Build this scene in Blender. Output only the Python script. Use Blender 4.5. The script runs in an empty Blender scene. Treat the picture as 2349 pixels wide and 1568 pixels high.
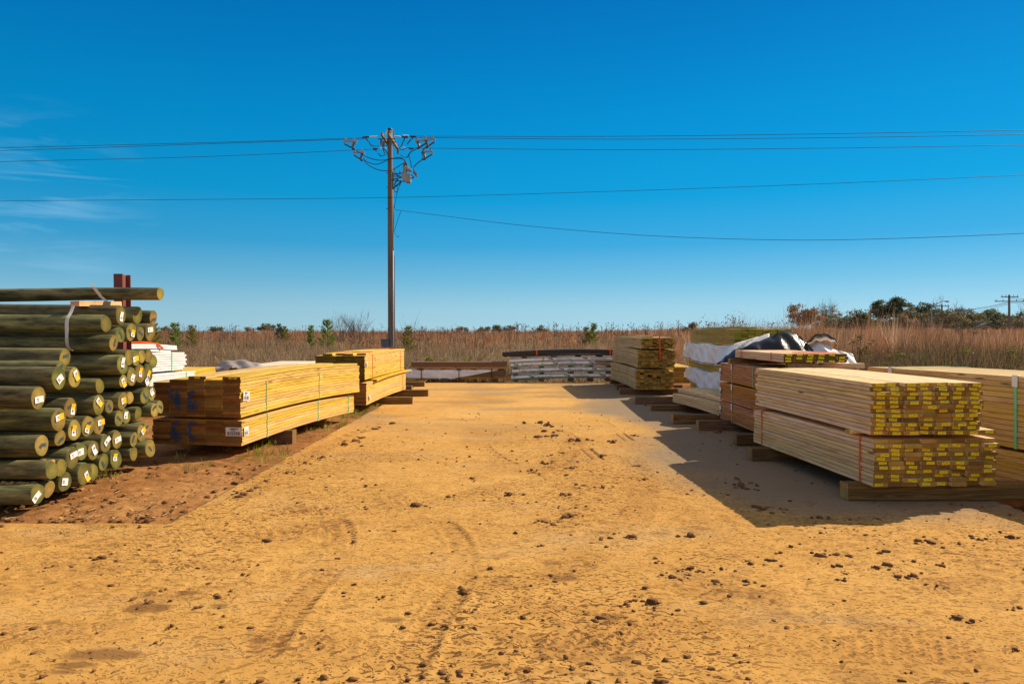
import bpy, math, random
import numpy as np
from mathutils import Vector, Matrix

# ------------------------------------------------------------------ camera, sky, sun, exposure
SC = bpy.context.scene
COL = SC.collection
F, CX, HZ, EYE = 1566.0, 1174.5, 762.0, 1.5      # lens constant, image centre, horizon row, eye height
R = math.radians

cam = bpy.data.cameras.new("camera")
cam.sensor_width = 36.0
cam.lens = 24.0
cam.shift_y = -22.0 / 2349.0
cam.clip_start = 0.05
cam.clip_end = 6000
camo = bpy.data.objects.new("camera", cam)
COL.objects.link(camo)
camo.location = (0, 0, EYE)
camo.rotation_euler = (R(90), 0, 0)
SC.camera = camo

SUN_EL, SUN_AZ = 37.0, 28.0                      # azimuth measured from +x towards +y
w = bpy.data.worlds.new("World")
SC.world = w
w.use_nodes = True
nt = w.node_tree
nt.nodes.clear()
sky = nt.nodes.new("ShaderNodeTexSky")
sky.sky_type = 'NISHITA'
sky.sun_disc = False
sky.sun_elevation = R(SUN_EL)
sky.sun_rotation = R(90 - SUN_AZ)
sky.air_density = 1.0
sky.dust_density = 0.35
sky.ozone_density = 2.2
hs = nt.nodes.new("ShaderNodeHueSaturation")
hs.inputs["Saturation"].default_value = 1.25
nt.links.new(sky.outputs[0], hs.inputs["Color"])
# deepen the blue with height above the horizon, brighten towards the sun
tcg = nt.nodes.new("ShaderNodeTexCoord")
sepg = nt.nodes.new("ShaderNodeSeparateXYZ")
nt.links.new(tcg.outputs["Generated"], sepg.inputs[0])
rpg = nt.nodes.new("ShaderNodeValToRGB")
SKYK = 8.0
stops = [(0.0, (.42, .69, .80)), (.035, (.34, .64, .80)), (.075, (.17, .52, .77)), (.125, (.045, .40, .74)), (.19, (.003, .345, .71)), (.28, (.0, .28, .65)), (.37, (.0, .21, .56)), (.45, (.0, .16, .48)), (.62, (.19, .23, .36)), (1.0, (.33, .31, .34))]
while len(rpg.color_ramp.elements) < len(stops):
    rpg.color_ramp.elements.new(.5)
for e_, (p_, c_) in zip(rpg.color_ramp.elements, stops):
    e_.position = p_
    e_.color = (c_[0], c_[1], c_[2], 1)
nt.links.new(sepg.outputs[2], rpg.inputs[0])
dotn = nt.nodes.new("ShaderNodeVectorMath")
dotn.operation = 'DOT_PRODUCT'
dotn.inputs[1].default_value = (.705, .375, .60)
nt.links.new(tcg.outputs["Generated"], dotn.inputs[0])
gain = nt.nodes.new("ShaderNodeMath")
gain.operation = 'MULTIPLY_ADD'
gain.inputs[1].default_value = .34 * SKYK
gain.inputs[2].default_value = .82 * SKYK
dmx = nt.nodes.new("ShaderNodeMath")
dmx.operation = 'MAXIMUM'
dmx.inputs[1].default_value = .05
nt.links.new(dotn.outputs["Value"], dmx.inputs[0])
nt.links.new(dmx.outputs[0], gain.inputs[0])
scl = nt.nodes.new("ShaderNodeVectorMath")
scl.operation = 'SCALE'
nt.links.new(rpg.outputs[0], scl.inputs[0])
nt.links.new(gain.outputs[0], scl.inputs["Scale"])
# paler unseen sky opposite the view, added as fill for faces turned this way
back_fill = nt.nodes.new("ShaderNodeMapRange")
back_fill.inputs["From Min"].default_value = .0
back_fill.inputs["From Max"].default_value = -.6
back_fill.inputs["To Max"].default_value = .85
nt.links.new(sepg.outputs[1], back_fill.inputs["Value"])
back_mix = nt.nodes.new("ShaderNodeMixRGB")
back_mix.inputs[2].default_value = (.46 * SKYK, .47 * SKYK, .52 * SKYK, 1)
nt.links.new(back_fill.outputs[0], back_mix.inputs[0])
nt.links.new(scl.outputs[0], back_mix.inputs[1])
skymix = nt.nodes.new("ShaderNodeMixRGB")
skymix.inputs[0].default_value = .985
nt.links.new(hs.outputs[0], skymix.inputs[1])
nt.links.new(back_mix.outputs[0], skymix.inputs[2])
# faint cirrus low in the left of the sky
tc = nt.nodes.new("ShaderNodeTexCoord")
mp = nt.nodes.new("ShaderNodeMapping")
mp.inputs["Scale"].default_value = (4.0, 4.0, 30.0)
mp.inputs["Rotation"].default_value = (0, R(7), 0)
nt.links.new(tc.outputs["Generated"], mp.inputs["Vector"])
nz = nt.nodes.new("ShaderNodeTexNoise")
nz.inputs["Scale"].default_value = 1.6
nz.inputs["Detail"].default_value = 6
nz.inputs["Roughness"].default_value = 0.55
nz.inputs["Distortion"].default_value = 0.6
nt.links.new(mp.outputs[0], nz.inputs["Vector"])
cr = nt.nodes.new("ShaderNodeMapRange")
cr.inputs["From Min"].default_value = 0.46
cr.inputs["From Max"].default_value = 0.80
nt.links.new(nz.outputs["Fac"], cr.inputs["Value"])
dist = nt.nodes.new("ShaderNodeVectorMath")
dist.operation = 'DISTANCE'
dv = Vector((-1080, 1566, 285)).normalized()
dist.inputs[1].default_value = dv
nt.links.new(tc.outputs["Generated"], dist.inputs[0])
mr2 = nt.nodes.new("ShaderNodeMapRange")
mr2.inputs["From Min"].default_value = 0.02
mr2.inputs["From Max"].default_value = 0.13
mr2.inputs["To Min"].default_value = 0.55
mr2.inputs["To Max"].default_value = 0.0
nt.links.new(dist.outputs["Value"], mr2.inputs["Value"])
mul = nt.nodes.new("ShaderNodeMath")
mul.operation = 'MULTIPLY'
nt.links.new(cr.outputs[0], mul.inputs[0])
nt.links.new(mr2.outputs[0], mul.inputs[1])
mixc = nt.nodes.new("ShaderNodeMixRGB")
mixc.inputs[2].default_value = (3.2, 5.6, 7.6, 1)
nt.links.new(mul.outputs[0], mixc.inputs[0])
nt.links.new(skymix.outputs[0], mixc.inputs[1])
bg = nt.nodes.new("ShaderNodeBackground")
bg.inputs["Strength"].default_value = 0.10
nt.links.new(mixc.outputs[0], bg.inputs["Color"])
out = nt.nodes.new("ShaderNodeOutputWorld")
nt.links.new(bg.outputs[0], out.inputs[0])

sl = bpy.data.lights.new("sun", 'SUN')
sl.energy = 5.0
sl.angle = R(0.5)
sl.color = (1.0, 0.85, 0.64)
so = bpy.data.objects.new("sun", sl)
COL.objects.link(so)
sdir = Vector((math.cos(R(SUN_EL)) * math.cos(R(SUN_AZ)), math.cos(R(SUN_EL)) * math.sin(R(SUN_AZ)), math.sin(R(SUN_EL))))
so.rotation_euler = sdir.to_track_quat('Z', 'Y').to_euler()
so.location = (30, 20, 30)

SC.view_settings.view_transform = 'Standard'
SC.view_settings.look = 'None'
SC.view_settings.exposure = 0.32
SC.view_settings.gamma = 1.0
SC.view_settings.use_curve_mapping = False
SC.render.engine = 'CYCLES'
SC.cycles.max_bounces = 6

rnd = random.Random(7)
NR = np.random.RandomState(11)


def U(a, b):
    return rnd.uniform(a, b)


def P(px, py, d):
    return Vector(((px - CX) / F * d, d, EYE - (py - HZ) / F * d))


def G(px, py, z=0.0):
    d = F * (EYE - z) / (py - HZ)
    return Vector(((px - CX) / F * d, d, z))


# ------------------------------------------------------------------ node material helpers
def newmat(name):
    m = bpy.data.materials.new(name)
    m.use_nodes = True
    n = m.node_tree
    b = n.nodes["Principled BSDF"]
    return m, n, b


def ramp(n, stops, interp='LINEAR'):
    r = n.nodes.new("ShaderNodeValToRGB")
    e = r.color_ramp.elements
    r.color_ramp.interpolation = interp
    while len(e) < len(stops):
        e.new(0.5)
    for i, (p, c) in enumerate(stops):
        e[i].position = p
        e[i].color = (c[0], c[1], c[2], 1) if len(c) == 3 else c
    return r


def noise(n, scale, detail=4, vec=None, rough=0.55, dist_=0.0):
    t = n.nodes.new("ShaderNodeTexNoise")
    t.inputs["Scale"].default_value = scale
    t.inputs["Detail"].default_value = detail
    t.inputs["Roughness"].default_value = rough
    t.inputs["Distortion"].default_value = dist_
    if vec is not None:
        n.links.new(vec, t.inputs["Vector"])
    return t


def mapping(n, vec, scale=(1, 1, 1), loc=(0, 0, 0)):
    m = n.nodes.new("ShaderNodeMapping")
    m.inputs["Scale"].default_value = scale
    m.inputs["Location"].default_value = loc
    n.links.new(vec, m.inputs["Vector"])
    return m.outputs[0]


def math_(n, op, a, b=None, c=None):
    m = n.nodes.new("ShaderNodeMath")
    m.operation = op
    for i, v in enumerate((a, b, c)):
        if v is None:
            continue
        if isinstance(v, (int, float)):
            m.inputs[i].default_value = v
        else:
            n.links.new(v, m.inputs[i])
    return m.outputs[0]


def mixrgb(n, fac, a, b, mode='MIX'):
    m = n.nodes.new("ShaderNodeMixRGB")
    m.blend_type = mode
    for i, v in enumerate((fac, a, b)):
        if isinstance(v, (int, float)):
            m.inputs[i].default_value = v
        elif isinstance(v, tuple):
            m.inputs[i].default_value = (v[0], v[1], v[2], 1)
        else:
            n.links.new(v, m.inputs[i])
    return m.outputs[0]


def bump(n, b, h, strength=0.3, dist_=0.01):
    m = n.nodes.new("ShaderNodeBump")
    m.inputs["Strength"].default_value = strength
    m.inputs["Distance"].default_value = dist_
    n.links.new(h, m.inputs["Height"])
    n.links.new(m.outputs[0], b.inputs["Normal"])


def rand_coords(n):
    """object coordinates shifted by a random amount for each object"""
    tc_ = n.nodes.new("ShaderNodeTexCoord")
    oi = n.nodes.new("ShaderNodeObjectInfo")
    va = n.nodes.new("ShaderNodeVectorMath")
    va.operation = 'MULTIPLY_ADD'
    cx = n.nodes.new("ShaderNodeCombineXYZ")
    for i, k in enumerate((37.0, 91.0, 53.0)):
        n.links.new(math_(n, 'MULTIPLY', oi.outputs["Random"], k), cx.inputs[i])
    va.operation = 'ADD'
    n.links.new(tc_.outputs["Object"], va.inputs[0])
    n.links.new(cx.outputs[0], va.inputs[1])
    return tc_.outputs["Object"], va.outputs[0], oi.outputs["Random"]


def simple(name, col, rough=0.6, metal=0.0, var=0.12, scale=6.0, bmp=0.0, sheen=None):
    m, n, b = newmat(name)
    o, v, r_ = rand_coords(n)
    nz_ = noise(n, scale, 5, v)
    dark = tuple(c * (1 - var) for c in col)
    lite = tuple(min(1, c * (1 + var)) for c in col)
    rp = ramp(n, [(0.3, dark), (0.7, lite)])
    n.links.new(nz_.outputs["Fac"], rp.inputs[0])
    n.links.new(rp.outputs[0], b.inputs["Base Color"])
    b.inputs["Roughness"].default_value = rough
    b.inputs["Metallic"].default_value = metal
    b.inputs["Specular IOR Level"].default_value = 0.3
    if bmp:
        bump(n, b, nz_.outputs["Fac"], bmp, 0.01)
    return m


def wood(name, lite, mid, dark, knot=(0.12, 0.05, 0.015), axis='y', green=0.0, varamt=0.35):
    m, n, b = newmat(name)
    o, v, r_ = rand_coords(n)
    sc1 = {'y': (22, 0.8, 22), 'x': (0.8, 22, 22)}[axis]
    sc2 = {'y': (5, 0.35, 9), 'x': (0.35, 5, 9)}[axis]
    big = noise(n, 1.0, 3, mapping(n, v, sc2), 0.5, 1.2)
    wv = math_(n, 'FRACT', math_(n, 'MULTIPLY', big.outputs["Fac"], 9.0))
    wv2 = math_(n, 'ABSOLUTE', math_(n, 'MULTIPLY_ADD', wv, 2.0, -1.0))
    fine = noise(n, 1.0, 5, mapping(n, v, sc1), 0.6)
    g = math_(n, 'MULTIPLY_ADD', wv2, 0.40, math_(n, 'MULTIPLY', fine.outputs["Fac"], 0.55))
    rp = ramp(n, [(0.22, lite), (0.5, mid), (0.78, dark)])
    n.links.new(g, rp.inputs[0])
    col = rp.outputs[0]
    # per board tone
    hv = n.nodes.new("ShaderNodeHueSaturation")
    n.links.new(math_(n, 'MULTIPLY_ADD', r_, varamt, 1.0 - varamt * 0.6), hv.inputs["Value"])
    r2 = math_(n, 'FRACT', math_(n, 'MULTIPLY', r_, 17.31))
    n.links.new(math_(n, 'MULTIPLY_ADD', r2, 0.022, 0.489), hv.inputs["Hue"])
    n.links.new(math_(n, 'MULTIPLY_ADD', r2, 0.25, 0.86), hv.inputs["Saturation"])
    n.links.new(col, hv.inputs["Color"])
    col = hv.outputs[0]
    # knots
    vo = n.nodes.new("ShaderNodeTexVoronoi")
    vo.inputs["Scale"].default_value = 1.0
    ks = {'y': (3.0, 1.7, 9.0), 'x': (1.7, 3.0, 9.0)}[axis]
    n.links.new(mapping(n, v, ks), vo.inputs["Vector"])
    kf = n.nodes.new("ShaderNodeMapRange")
    kf.inputs["From Min"].default_value = 0.05
    kf.inputs["From Max"].default_value = 0.15
    kf.inputs["To Min"].default_value = 0.85
    kf.inputs["To Max"].default_value = 0.0
    n.links.new(vo.outputs["Distance"], kf.inputs["Value"])
    col = mixrgb(n, kf.outputs[0], col, knot)
    # weather stains
    st = noise(n, 1.3, 5, mapping(n, v, (1.5, 0.9, 2.5)))
    sr = n.nodes.new("ShaderNodeMapRange")
    sr.inputs["From Min"].default_value = 0.60
    sr.inputs["From Max"].default_value = 0.80
    sr.inputs["To Max"].default_value = 0.30
    n.links.new(st.outputs["Fac"], sr.inputs["Value"])
    stain = tuple(c * 0.45 for c in mid)
    if green:
        stain = (mid[0] * 0.5, mid[1] * 0.62, mid[2] * 0.6)
    col = mixrgb(n, sr.outputs[0], col, stain)
    n.links.new(col, b.inputs["Base Color"])
    b.inputs["Roughness"].default_value = 0.72
    b.inputs["Specular IOR Level"].default_value = 0.25
    bump(n, b, g, 0.22, 0.004)
    return m


def endgrain(name, lite, dark, ring=110.0, varamt=0.6, axes='xz'):
    m, n, b = newmat(name)
    o, v, r_ = rand_coords(n)
    s = n.nodes.new("ShaderNodeSeparateXYZ")
    n.links.new(o, s.inputs[0])
    r2 = math_(n, 'FRACT', math_(n, 'MULTIPLY', r_, 13.7))
    a = math_(n, 'ADD', s.outputs[0 if axes[0] == 'x' else 1], math_(n, 'MULTIPLY_ADD', r2, 0.2, -0.1))
    c = math_(n, 'ADD', s.outputs[2], math_(n, 'MULTIPLY_ADD', r_, 0.14, -0.03))
    d2 = math_(n, 'SQRT', math_(n, 'ADD', math_(n, 'MULTIPLY', a, a), math_(n, 'MULTIPLY', c, c)))
    nz_ = noise(n, 14, 3, v)
    ph = math_(n, 'MULTIPLY_ADD', d2, ring * 6.28, math_(n, 'MULTIPLY', nz_.outputs["Fac"], 3.0))
    sn = math_(n, 'MULTIPLY_ADD', math_(n, 'SINE', ph), 0.5, 0.5)
    nz2 = noise(n, 9, 4, v)
    f = math_(n, 'MULTIPLY_ADD', sn, 0.35, math_(n, 'MULTIPLY', nz2.outputs["Fac"], 0.7))
    rp = ramp(n, [(0.25, lite), (0.8, dark)])
    n.links.new(f, rp.inputs[0])
    hv = n.nodes.new("ShaderNodeHueSaturation")
    n.links.new(math_(n, 'MULTIPLY_ADD', r_, varamt, 1.0 - varamt * 0.5), hv.inputs["Value"])
    n.links.new(math_(n, 'MULTIPLY_ADD', r2, 0.03, 0.485), hv.inputs["Hue"])
    n.links.new(rp.outputs[0], hv.inputs["Color"])
    n.links.new(hv.outputs[0], b.inputs["Base Color"])
    b.inputs["Roughness"].default_value = 0.85
    b.inputs["Specular IOR Level"].default_value = 0.15
    bump(n, b, f, 0.3, 0.004)
    return m


M = {}
M['yellow'] = wood('yellow_pine', (0.79, 0.53, 0.115), (0.67, 0.425, 0.076), (0.46, 0.26, 0.04), green=1, varamt=.2)
M['tanpine'] = wood('tan_pine', (0.66, 0.47, 0.17), (0.56, 0.375, 0.115), (0.40, 0.245, 0.06), green=1, varamt=.2)
M['yellow_end'] = endgrain('yellow_pine_end', (0.36, 0.175, 0.05), (0.17, 0.075, 0.02))
M['green'] = wood('green_pine', (0.60, 0.46, 0.13), (0.48, 0.35, 0.085), (0.33, 0.22, 0.045), green=1)
M['green_end'] = endgrain('green_pine_end', (0.44, 0.30, 0.06), (0.24, 0.145, 0.03))
M['olive_end'] = endgrain('olive_pine_end', (0.17, 0.125, 0.022), (0.085, 0.06, 0.01))
M['lime_end'] = endgrain('lime_pine_end', (0.44, 0.40, 0.06), (0.30, 0.25, 0.035))
M['pale'] = wood('pale_pine', (0.86, 0.66, 0.37), (0.76, 0.54, 0.275), (0.52, 0.32, 0.14), green=0, varamt=0.30)
M['pale_end'] = endgrain('pale_pine_end', (0.46, 0.29, 0.068), (0.22, 0.12, 0.024), varamt=0.85)
M['tower'] = wood('tower_pine', (0.66, 0.52, 0.26), (0.55, 0.41, 0.18), (0.39, 0.27, 0.11), green=1)
M['tower_end'] = endgrain('tower_pine_end', (0.50, 0.32, 0.08), (0.27, 0.155, 0.03), varamt=0.7)
M['brown'] = wood('brown_pine', (0.56, 0.26, 0.075), (0.46, 0.20, 0.055), (0.31, 0.125, 0.03), varamt=0.22)
M['brown_end'] = endgrain('brown_pine_end', (0.42, 0.19, 0.045), (0.22, 0.085, 0.016))
M['beam'] = wood('weathered_beam', (0.25, 0.145, 0.062), (0.15, 0.082, 0.034), (0.08, 0.042, 0.017), axis='x')
M['beam_end'] = endgrain('weathered_beam_end', (0.46, 0.28, 0.10), (0.22, 0.12, 0.045), ring=80, axes='yz')
M['white'] = simple('white_primer', (0.80, 0.77, 0.73), 0.5, var=0.05, scale=3)
M['cream'] = simple('cream_primer', (0.78, 0.64, 0.46), 0.6, var=0.08, scale=3)
M['greyends'] = simple('grey_board_ends', (0.10, 0.08, 0.065), 0.7, var=0.4, scale=20)
M['compo'] = simple('brown_composite', (0.20, 0.115, 0.062), 0.6, var=0.15, scale=8)
M['compo_dark'] = simple('charcoal_composite', (0.055, 0.047, 0.045), 0.55, var=0.2, scale=8)
M['compo_red'] = simple('red_composite', (0.33, 0.11, 0.03), 0.6, var=0.15, scale=8)
M['orange'] = simple('orange_strap', (0.85, 0.10, 0.012), 0.45, var=0.08)
M['mint'] = simple('mint_strap', (0.16, 0.60, 0.33), 0.45, var=0.08)
M['strapwhite'] = simple('white_strap', (0.62, 0.60, 0.60), 0.4, var=0.06)
M['strapblack'] = simple('black_strap', (0.02, 0.02, 0.022), 0.5)
M['paper'] = simple('paper', (0.80, 0.77, 0.76), 0.6, var=0.06, scale=12)
M['ink'] = simple('ink', (0.03, 0.03, 0.035), 0.7)
M['ytag'] = simple('yellow_tag', (0.95, 0.76, 0.015), 0.5, var=0.06)
M['yink'] = simple('yellow_tag_print', (0.32, 0.20, 0.01), 0.6)
M['amber'] = simple('amber_print', (0.90, 0.50, 0.015), 0.5, var=0.08)
M['redsteel'] = simple('red_oxide_steel', (0.19, 0.055, 0.046), 0.6, var=0.15, scale=5)
M['greysteel'] = simple('galvanised_steel', (0.33, 0.33, 0.33), 0.45, metal=0.4, var=0.15)
M['darksteel'] = simple('dark_steel', (0.05, 0.048, 0.05), 0.5, metal=0.3)
M['boxgrey'] = simple('grey_painted_box', (0.13, 0.14, 0.17), 0.5, var=0.06)
M['porcelain'] = simple('grey_porcelain', (0.26, 0.25, 0.24), 0.25, var=0.1)
M['brownporc'] = simple('brown_porcelain', (0.30, 0.13, 0.05), 0.25, var=0.1)
M['polymer'] = simple('pale_polymer', (0.55, 0.54, 0.55), 0.4, var=0.1)
M['cable'] = simple('black_cable', (0.012, 0.014, 0.02), 0.5)
M['wire'] = simple('aged_wire', (0.03, 0.032, 0.05), 0.5)
M['polewood'] = wood('grey_pole_wood', (0.30, 0.22, 0.16), (0.21, 0.15, 0.11), (0.12, 0.085, 0.06), axis='y')
M['armwood'] = wood('crossarm_wood', (0.33, 0.23, 0.10), (0.24, 0.16, 0.07), (0.15, 0.10, 0.045))
M['bluepipe'] = simple('blue_pipe', (0.10, 0.22, 0.42), 0.4)
M['tan'] = simple('tan_siding', (0.46, 0.36, 0.22), 0.8)
M['roofgreen'] = simple('green_metal_roof', (0.16, 0.25, 0.22), 0.5)
M['roofgrey'] = simple('grey_metal_roof', (0.45, 0.43, 0.40), 0.5)
M['offwhite'] = simple('off_white_cladding', (0.62, 0.58, 0.55), 0.7)
M['windowdark'] = simple('dark_window', (0.03, 0.035, 0.045), 0.2)
M['clodmud'] = simple('dry_mud', (0.17, 0.078, 0.028), 0.95, var=0.45, scale=18, bmp=0.5)
M['chip'] = simple('wood_chip', (0.46, 0.25, 0.09), 0.9, var=0.35, scale=9)
M['barkgrey'] = simple('grey_bark', (0.17, 0.125, 0.095), 0.9, var=0.3, scale=14)
M['twig'] = simple('bare_twig', (0.20, 0.145, 0.11), 0.9, var=0.2)
M['orangetape'] = simple('orange_tape', (0.9, 0.12, 0.02), 0.5)
M['darkgreen'] = simple('dark_green_print', (0.015, 0.10, 0.05), 0.5)
M['sootblack'] = simple('black_print', (0.025, 0.03, 0.03), 0.5)
M['greyprint'] = simple('grey_print', (0.30, 0.31, 0.33), 0.5)


def leafmat(name, a, c, trans=0.35):
    m, n, b = newmat(name)
    g = n.nodes.new("ShaderNodeNewGeometry")
    rp = ramp(n, [(0.0, a), (1.0, c)])
    n.links.new(g.outputs["Random Per Island"], rp.inputs[0])
    n.links.new(rp.outputs[0], b.inputs["Base Color"])
    b.inputs["Roughness"].default_value = 0.6
    b.inputs["Specular IOR Level"].default_value = 0.3
    tr = n.nodes.new("ShaderNodeBsdfTranslucent")
    n.links.new(rp.outputs[0], tr.inputs["Color"])
    mx = n.nodes.new("ShaderNodeMixShader")
    mx.inputs[0].default_value = trans
    n.links.new(b.outputs[0], mx.inputs[1])
    n.links.new(tr.outputs[0], mx.inputs[2])
    n.links.new(mx.outputs[0], n.nodes["Material Output"].inputs[0])
    return m


def attrmat(name, trans=0.35, attr='Col'):
    m, n, b = newmat(name)
    at = n.nodes.new("ShaderNodeAttribute")
    at.attribute_name = attr
    n.links.new(at.outputs["Color"], b.inputs["Base Color"])
    b.inputs["Roughness"].default_value = 0.75
    b.inputs["Specular IOR Level"].default_value = 0.15
    tr = n.nodes.new("ShaderNodeBsdfTranslucent")
    n.links.new(at.outputs["Color"], tr.inputs["Color"])
    mx = n.nodes.new("ShaderNodeMixShader")
    mx.inputs[0].default_value = trans
    n.links.new(b.outputs[0], mx.inputs[1])
    n.links.new(tr.outputs[0], mx.inputs[2])
    n.links.new(mx.outputs[0], n.nodes["Material Output"].inputs[0])
    return m


M['pine'] = leafmat('pine_needles', (0.12, 0.20, 0.04), (0.32, 0.38, 0.07), 0.5)
M['pineyellow'] = leafmat('yellow_pine_needles', (0.17, 0.18, 0.025), (0.40, 0.34, 0.05), 0.25)
M['pinefar'] = leafmat('far_pine_needles', (0.075, 0.11, 0.06), (0.21, 0.235, 0.115), 0.2)
M['evergreen'] = leafmat('evergreen_leaves', (0.10, 0.12, 0.06), (0.25, 0.25, 0.12), 0.2)
M['olive'] = leafmat('olive_leaves', (0.15, 0.14, 0.065), (0.30, 0.25, 0.12), 0.25)
M['leafy'] = leafmat('sapling_leaves', (0.11, 0.085, 0.03), (0.32, 0.26, 0.10), 0.35)
M['russet'] = leafmat('russet_leaves', (0.24, 0.14, 0.07), (0.40, 0.25, 0.13), 0.3)
M['greenblade'] = leafmat('green_grass_blades', (0.10, 0.15, 0.012), (0.40, 0.40, 0.05), 0.35)
M['greybrush'] = leafmat('grey_brush', (0.16, 0.12, 0.08), (0.32, 0.25, 0.17), 0.3)
M['drygrass'] = attrmat('dry_grass')


# ------------------------------------------------------------------ object helpers
def put(o, parent=None, loc=None, rot=None):
    COL.objects.link(o)
    if parent is not None:
        o.parent = parent
    if loc is not None:
        o.location = loc
    if rot is not None:
        o.rotation_euler = rot
    return o


def tag(o, label=None, cat=None, group=None, kind=None):
    if label:
        o["label"] = label
    if cat:
        o["category"] = cat
    if group:
        o["group"] = group
    if kind:
        o["kind"] = kind
    return o


def empty(name, loc, rz=0, rx=0):
    o = bpy.data.objects.new(name, None)
    o.empty_display_size = 0.2
    put(o, None, loc, (rx, 0, rz))
    return o


class MB:
    def __init__(s):
        s.v, s.f, s.m = [], [], []

    def add(s, vs, fs, mi=0):
        k = len(s.v)
        s.v += [tuple(x) for x in vs]
        s.f += [tuple(i + k for i in f) for f in fs]
        s.m += [mi] * len(fs)

    def box(s, c, d, mi=0, mat=None):
        x, y, z = d[0] / 2, d[1] / 2, d[2] / 2
        vs = [Vector((i * x, j * y, k * z)) for k in (-1, 1) for j in (-1, 1) for i in (-1, 1)]
        if mat is not None:
            vs = [mat @ q for q in vs]
        vs = [q + Vector(c) for q in vs]
        s.add(vs, [(0, 2, 3, 1), (4, 5, 7, 6), (0, 1, 5, 4), (2, 6, 7, 3), (0, 4, 6, 2), (1, 3, 7, 5)], mi)

    def bar(s, a, b, wx, wz=None, mi=0, up=Vector((0, 0, 1))):
        """rectangular bar from a to b"""
        a, b = Vector(a), Vector(b)
        wz = wz or wx
        t = (b - a).normalized()
        if abs(t.dot(up)) > 0.98:
            up = Vector((0, 1, 0))
        sx = t.cross(up).normalized() * wx / 2
        sz = sx.normalized().cross(t).normalized() * wz / 2
        vs = [a - sx - sz, a + sx - sz, a + sx + sz, a - sx + sz, b - sx - sz, b + sx - sz, b + sx + sz, b - sx + sz]
        s.add(vs, [(3, 2, 1, 0), (4, 5, 6, 7), (0, 1, 5, 4), (1, 2, 6, 5), (2, 3, 7, 6), (3, 0, 4, 7)], mi)

    def tube(s, pts, r, n=6, mi=0, caps=True):
        pts = [Vector(p) for p in pts]
        rs = r if isinstance(r, (list, tuple)) else [r] * len(pts)
        k = len(s.v)
        ref = Vector((0, 0, 1))
        prev = None
        for i, p in enumerate(pts):
            t = (pts[min(i + 1, len(pts) - 1)] - pts[max(i - 1, 0)])
            if t.length < 1e-9:
                t = Vector((0, 0, 1))
            t.normalize()
            if prev is None:
                rr = ref if abs(t.dot(ref)) < 0.95 else Vector((1, 0, 0))
                a = t.cross(rr).normalized()
            else:
                a = prev - t * prev.dot(t)
                a = a.normalized() if a.length > 1e-6 else t.orthogonal().normalized()
            prev = a
            b = t.cross(a)
            for j in range(n):
                an = 2 * math.pi * j / n
                s.v.append(tuple(p + (a * math.cos(an) + b * math.sin(an)) * rs[i]))
        for i in range(len(pts) - 1):
            for j in range(n):
                j2 = (j + 1) % n
                s.f.append((k + i * n + j, k + i * n + j2, k + (i + 1) * n + j2, k + (i + 1) * n + j))
                s.m.append(mi)
        if caps and n > 2:
            s.f.append(tuple(k + j for j in reversed(range(n))))
            s.f.append(tuple(k + (len(pts) - 1) * n + j for j in range(n)))
            s.m += [mi, mi]

    def ribbed(s, a, b, r, ribs, n=8, mi=0, core=0.55):
        """insulator with sheds from a to b"""
        a, b = Vector(a), Vector(b)
        pts, rs = [], []
        m_ = ribs * 3
        for i in range(m_ + 1):
            pts.append(a.lerp(b, i / m_))
            rs.append(r * core if i % 3 != 1 else r)
        s.tube(pts, rs, n, mi)

    def build(s, name, mats, parent=None, smooth=False, loc=None, rot=None):
        me = bpy.data.meshes.new(name)
        me.from_pydata(s.v, [], s.f)
        if not isinstance(mats, (list, tuple)):
            mats = [mats]
        for mm in mats:
            me.materials.append(mm)
        if len(mats) > 1:
            me.polygons.foreach_set("material_index", s.m)
        if smooth:
            me.polygons.foreach_set("use_smooth", [True] * len(me.polygons))
        me.update()
        o = bpy.data.objects.new(name, me)
        return put(o, parent, loc, rot)


def npmesh(name, V, quads=None, tris=None, mats=(), attrs=None, smooth=False, matidx=None):
    me = bpy.data.meshes.new(name)
    V = np.asarray(V, dtype=np.float32)
    me.vertices.add(len(V))
    me.vertices.foreach_set("co", V.ravel())
    q = np.zeros((0, 4), np.int32) if quads is None else np.asarray(quads, np.int32)
    t = np.zeros((0, 3), np.int32) if tris is None else np.asarray(tris, np.int32)
    loops = np.concatenate([q.ravel(), t.ravel()])
    me.loops.add(len(loops))
    me.loops.foreach_set("vertex_index", loops)
    npoly = len(q) + len(t)
    me.polygons.add(npoly)
    starts = np.concatenate([np.arange(len(q)) * 4, len(q) * 4 + np.arange(len(t)) * 3]).astype(np.int32)
    me.polygons.foreach_set("loop_start", starts)
    for mm in mats:
        me.materials.append(mm)
    if matidx is not None:
        me.polygons.foreach_set("material_index", np.asarray(matidx, np.int32))
    if smooth:
        me.polygons.foreach_set("use_smooth", np.ones(npoly, bool))
    me.update(calc_edges=True)
    me.validate()
    for k, a in (attrs or {}).items():
        a = np.asarray(a, np.float32)
        if a.ndim == 1:
            at = me.attributes.new(k, 'FLOAT', 'POINT')
            at.data.foreach_set("value", a)
        else:
            at = me.attributes.new(k, 'FLOAT_COLOR', 'POINT')
            if a.shape[1] == 3:
                a = np.concatenate([a, np.ones((len(a), 1), np.float32)], 1)
            at.data.foreach_set("color", a.ravel())
    o = bpy.data.objects.new(name, me)
    return put(o)


_tab = NR.rand(256, 256).astype(np.float32)


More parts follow.
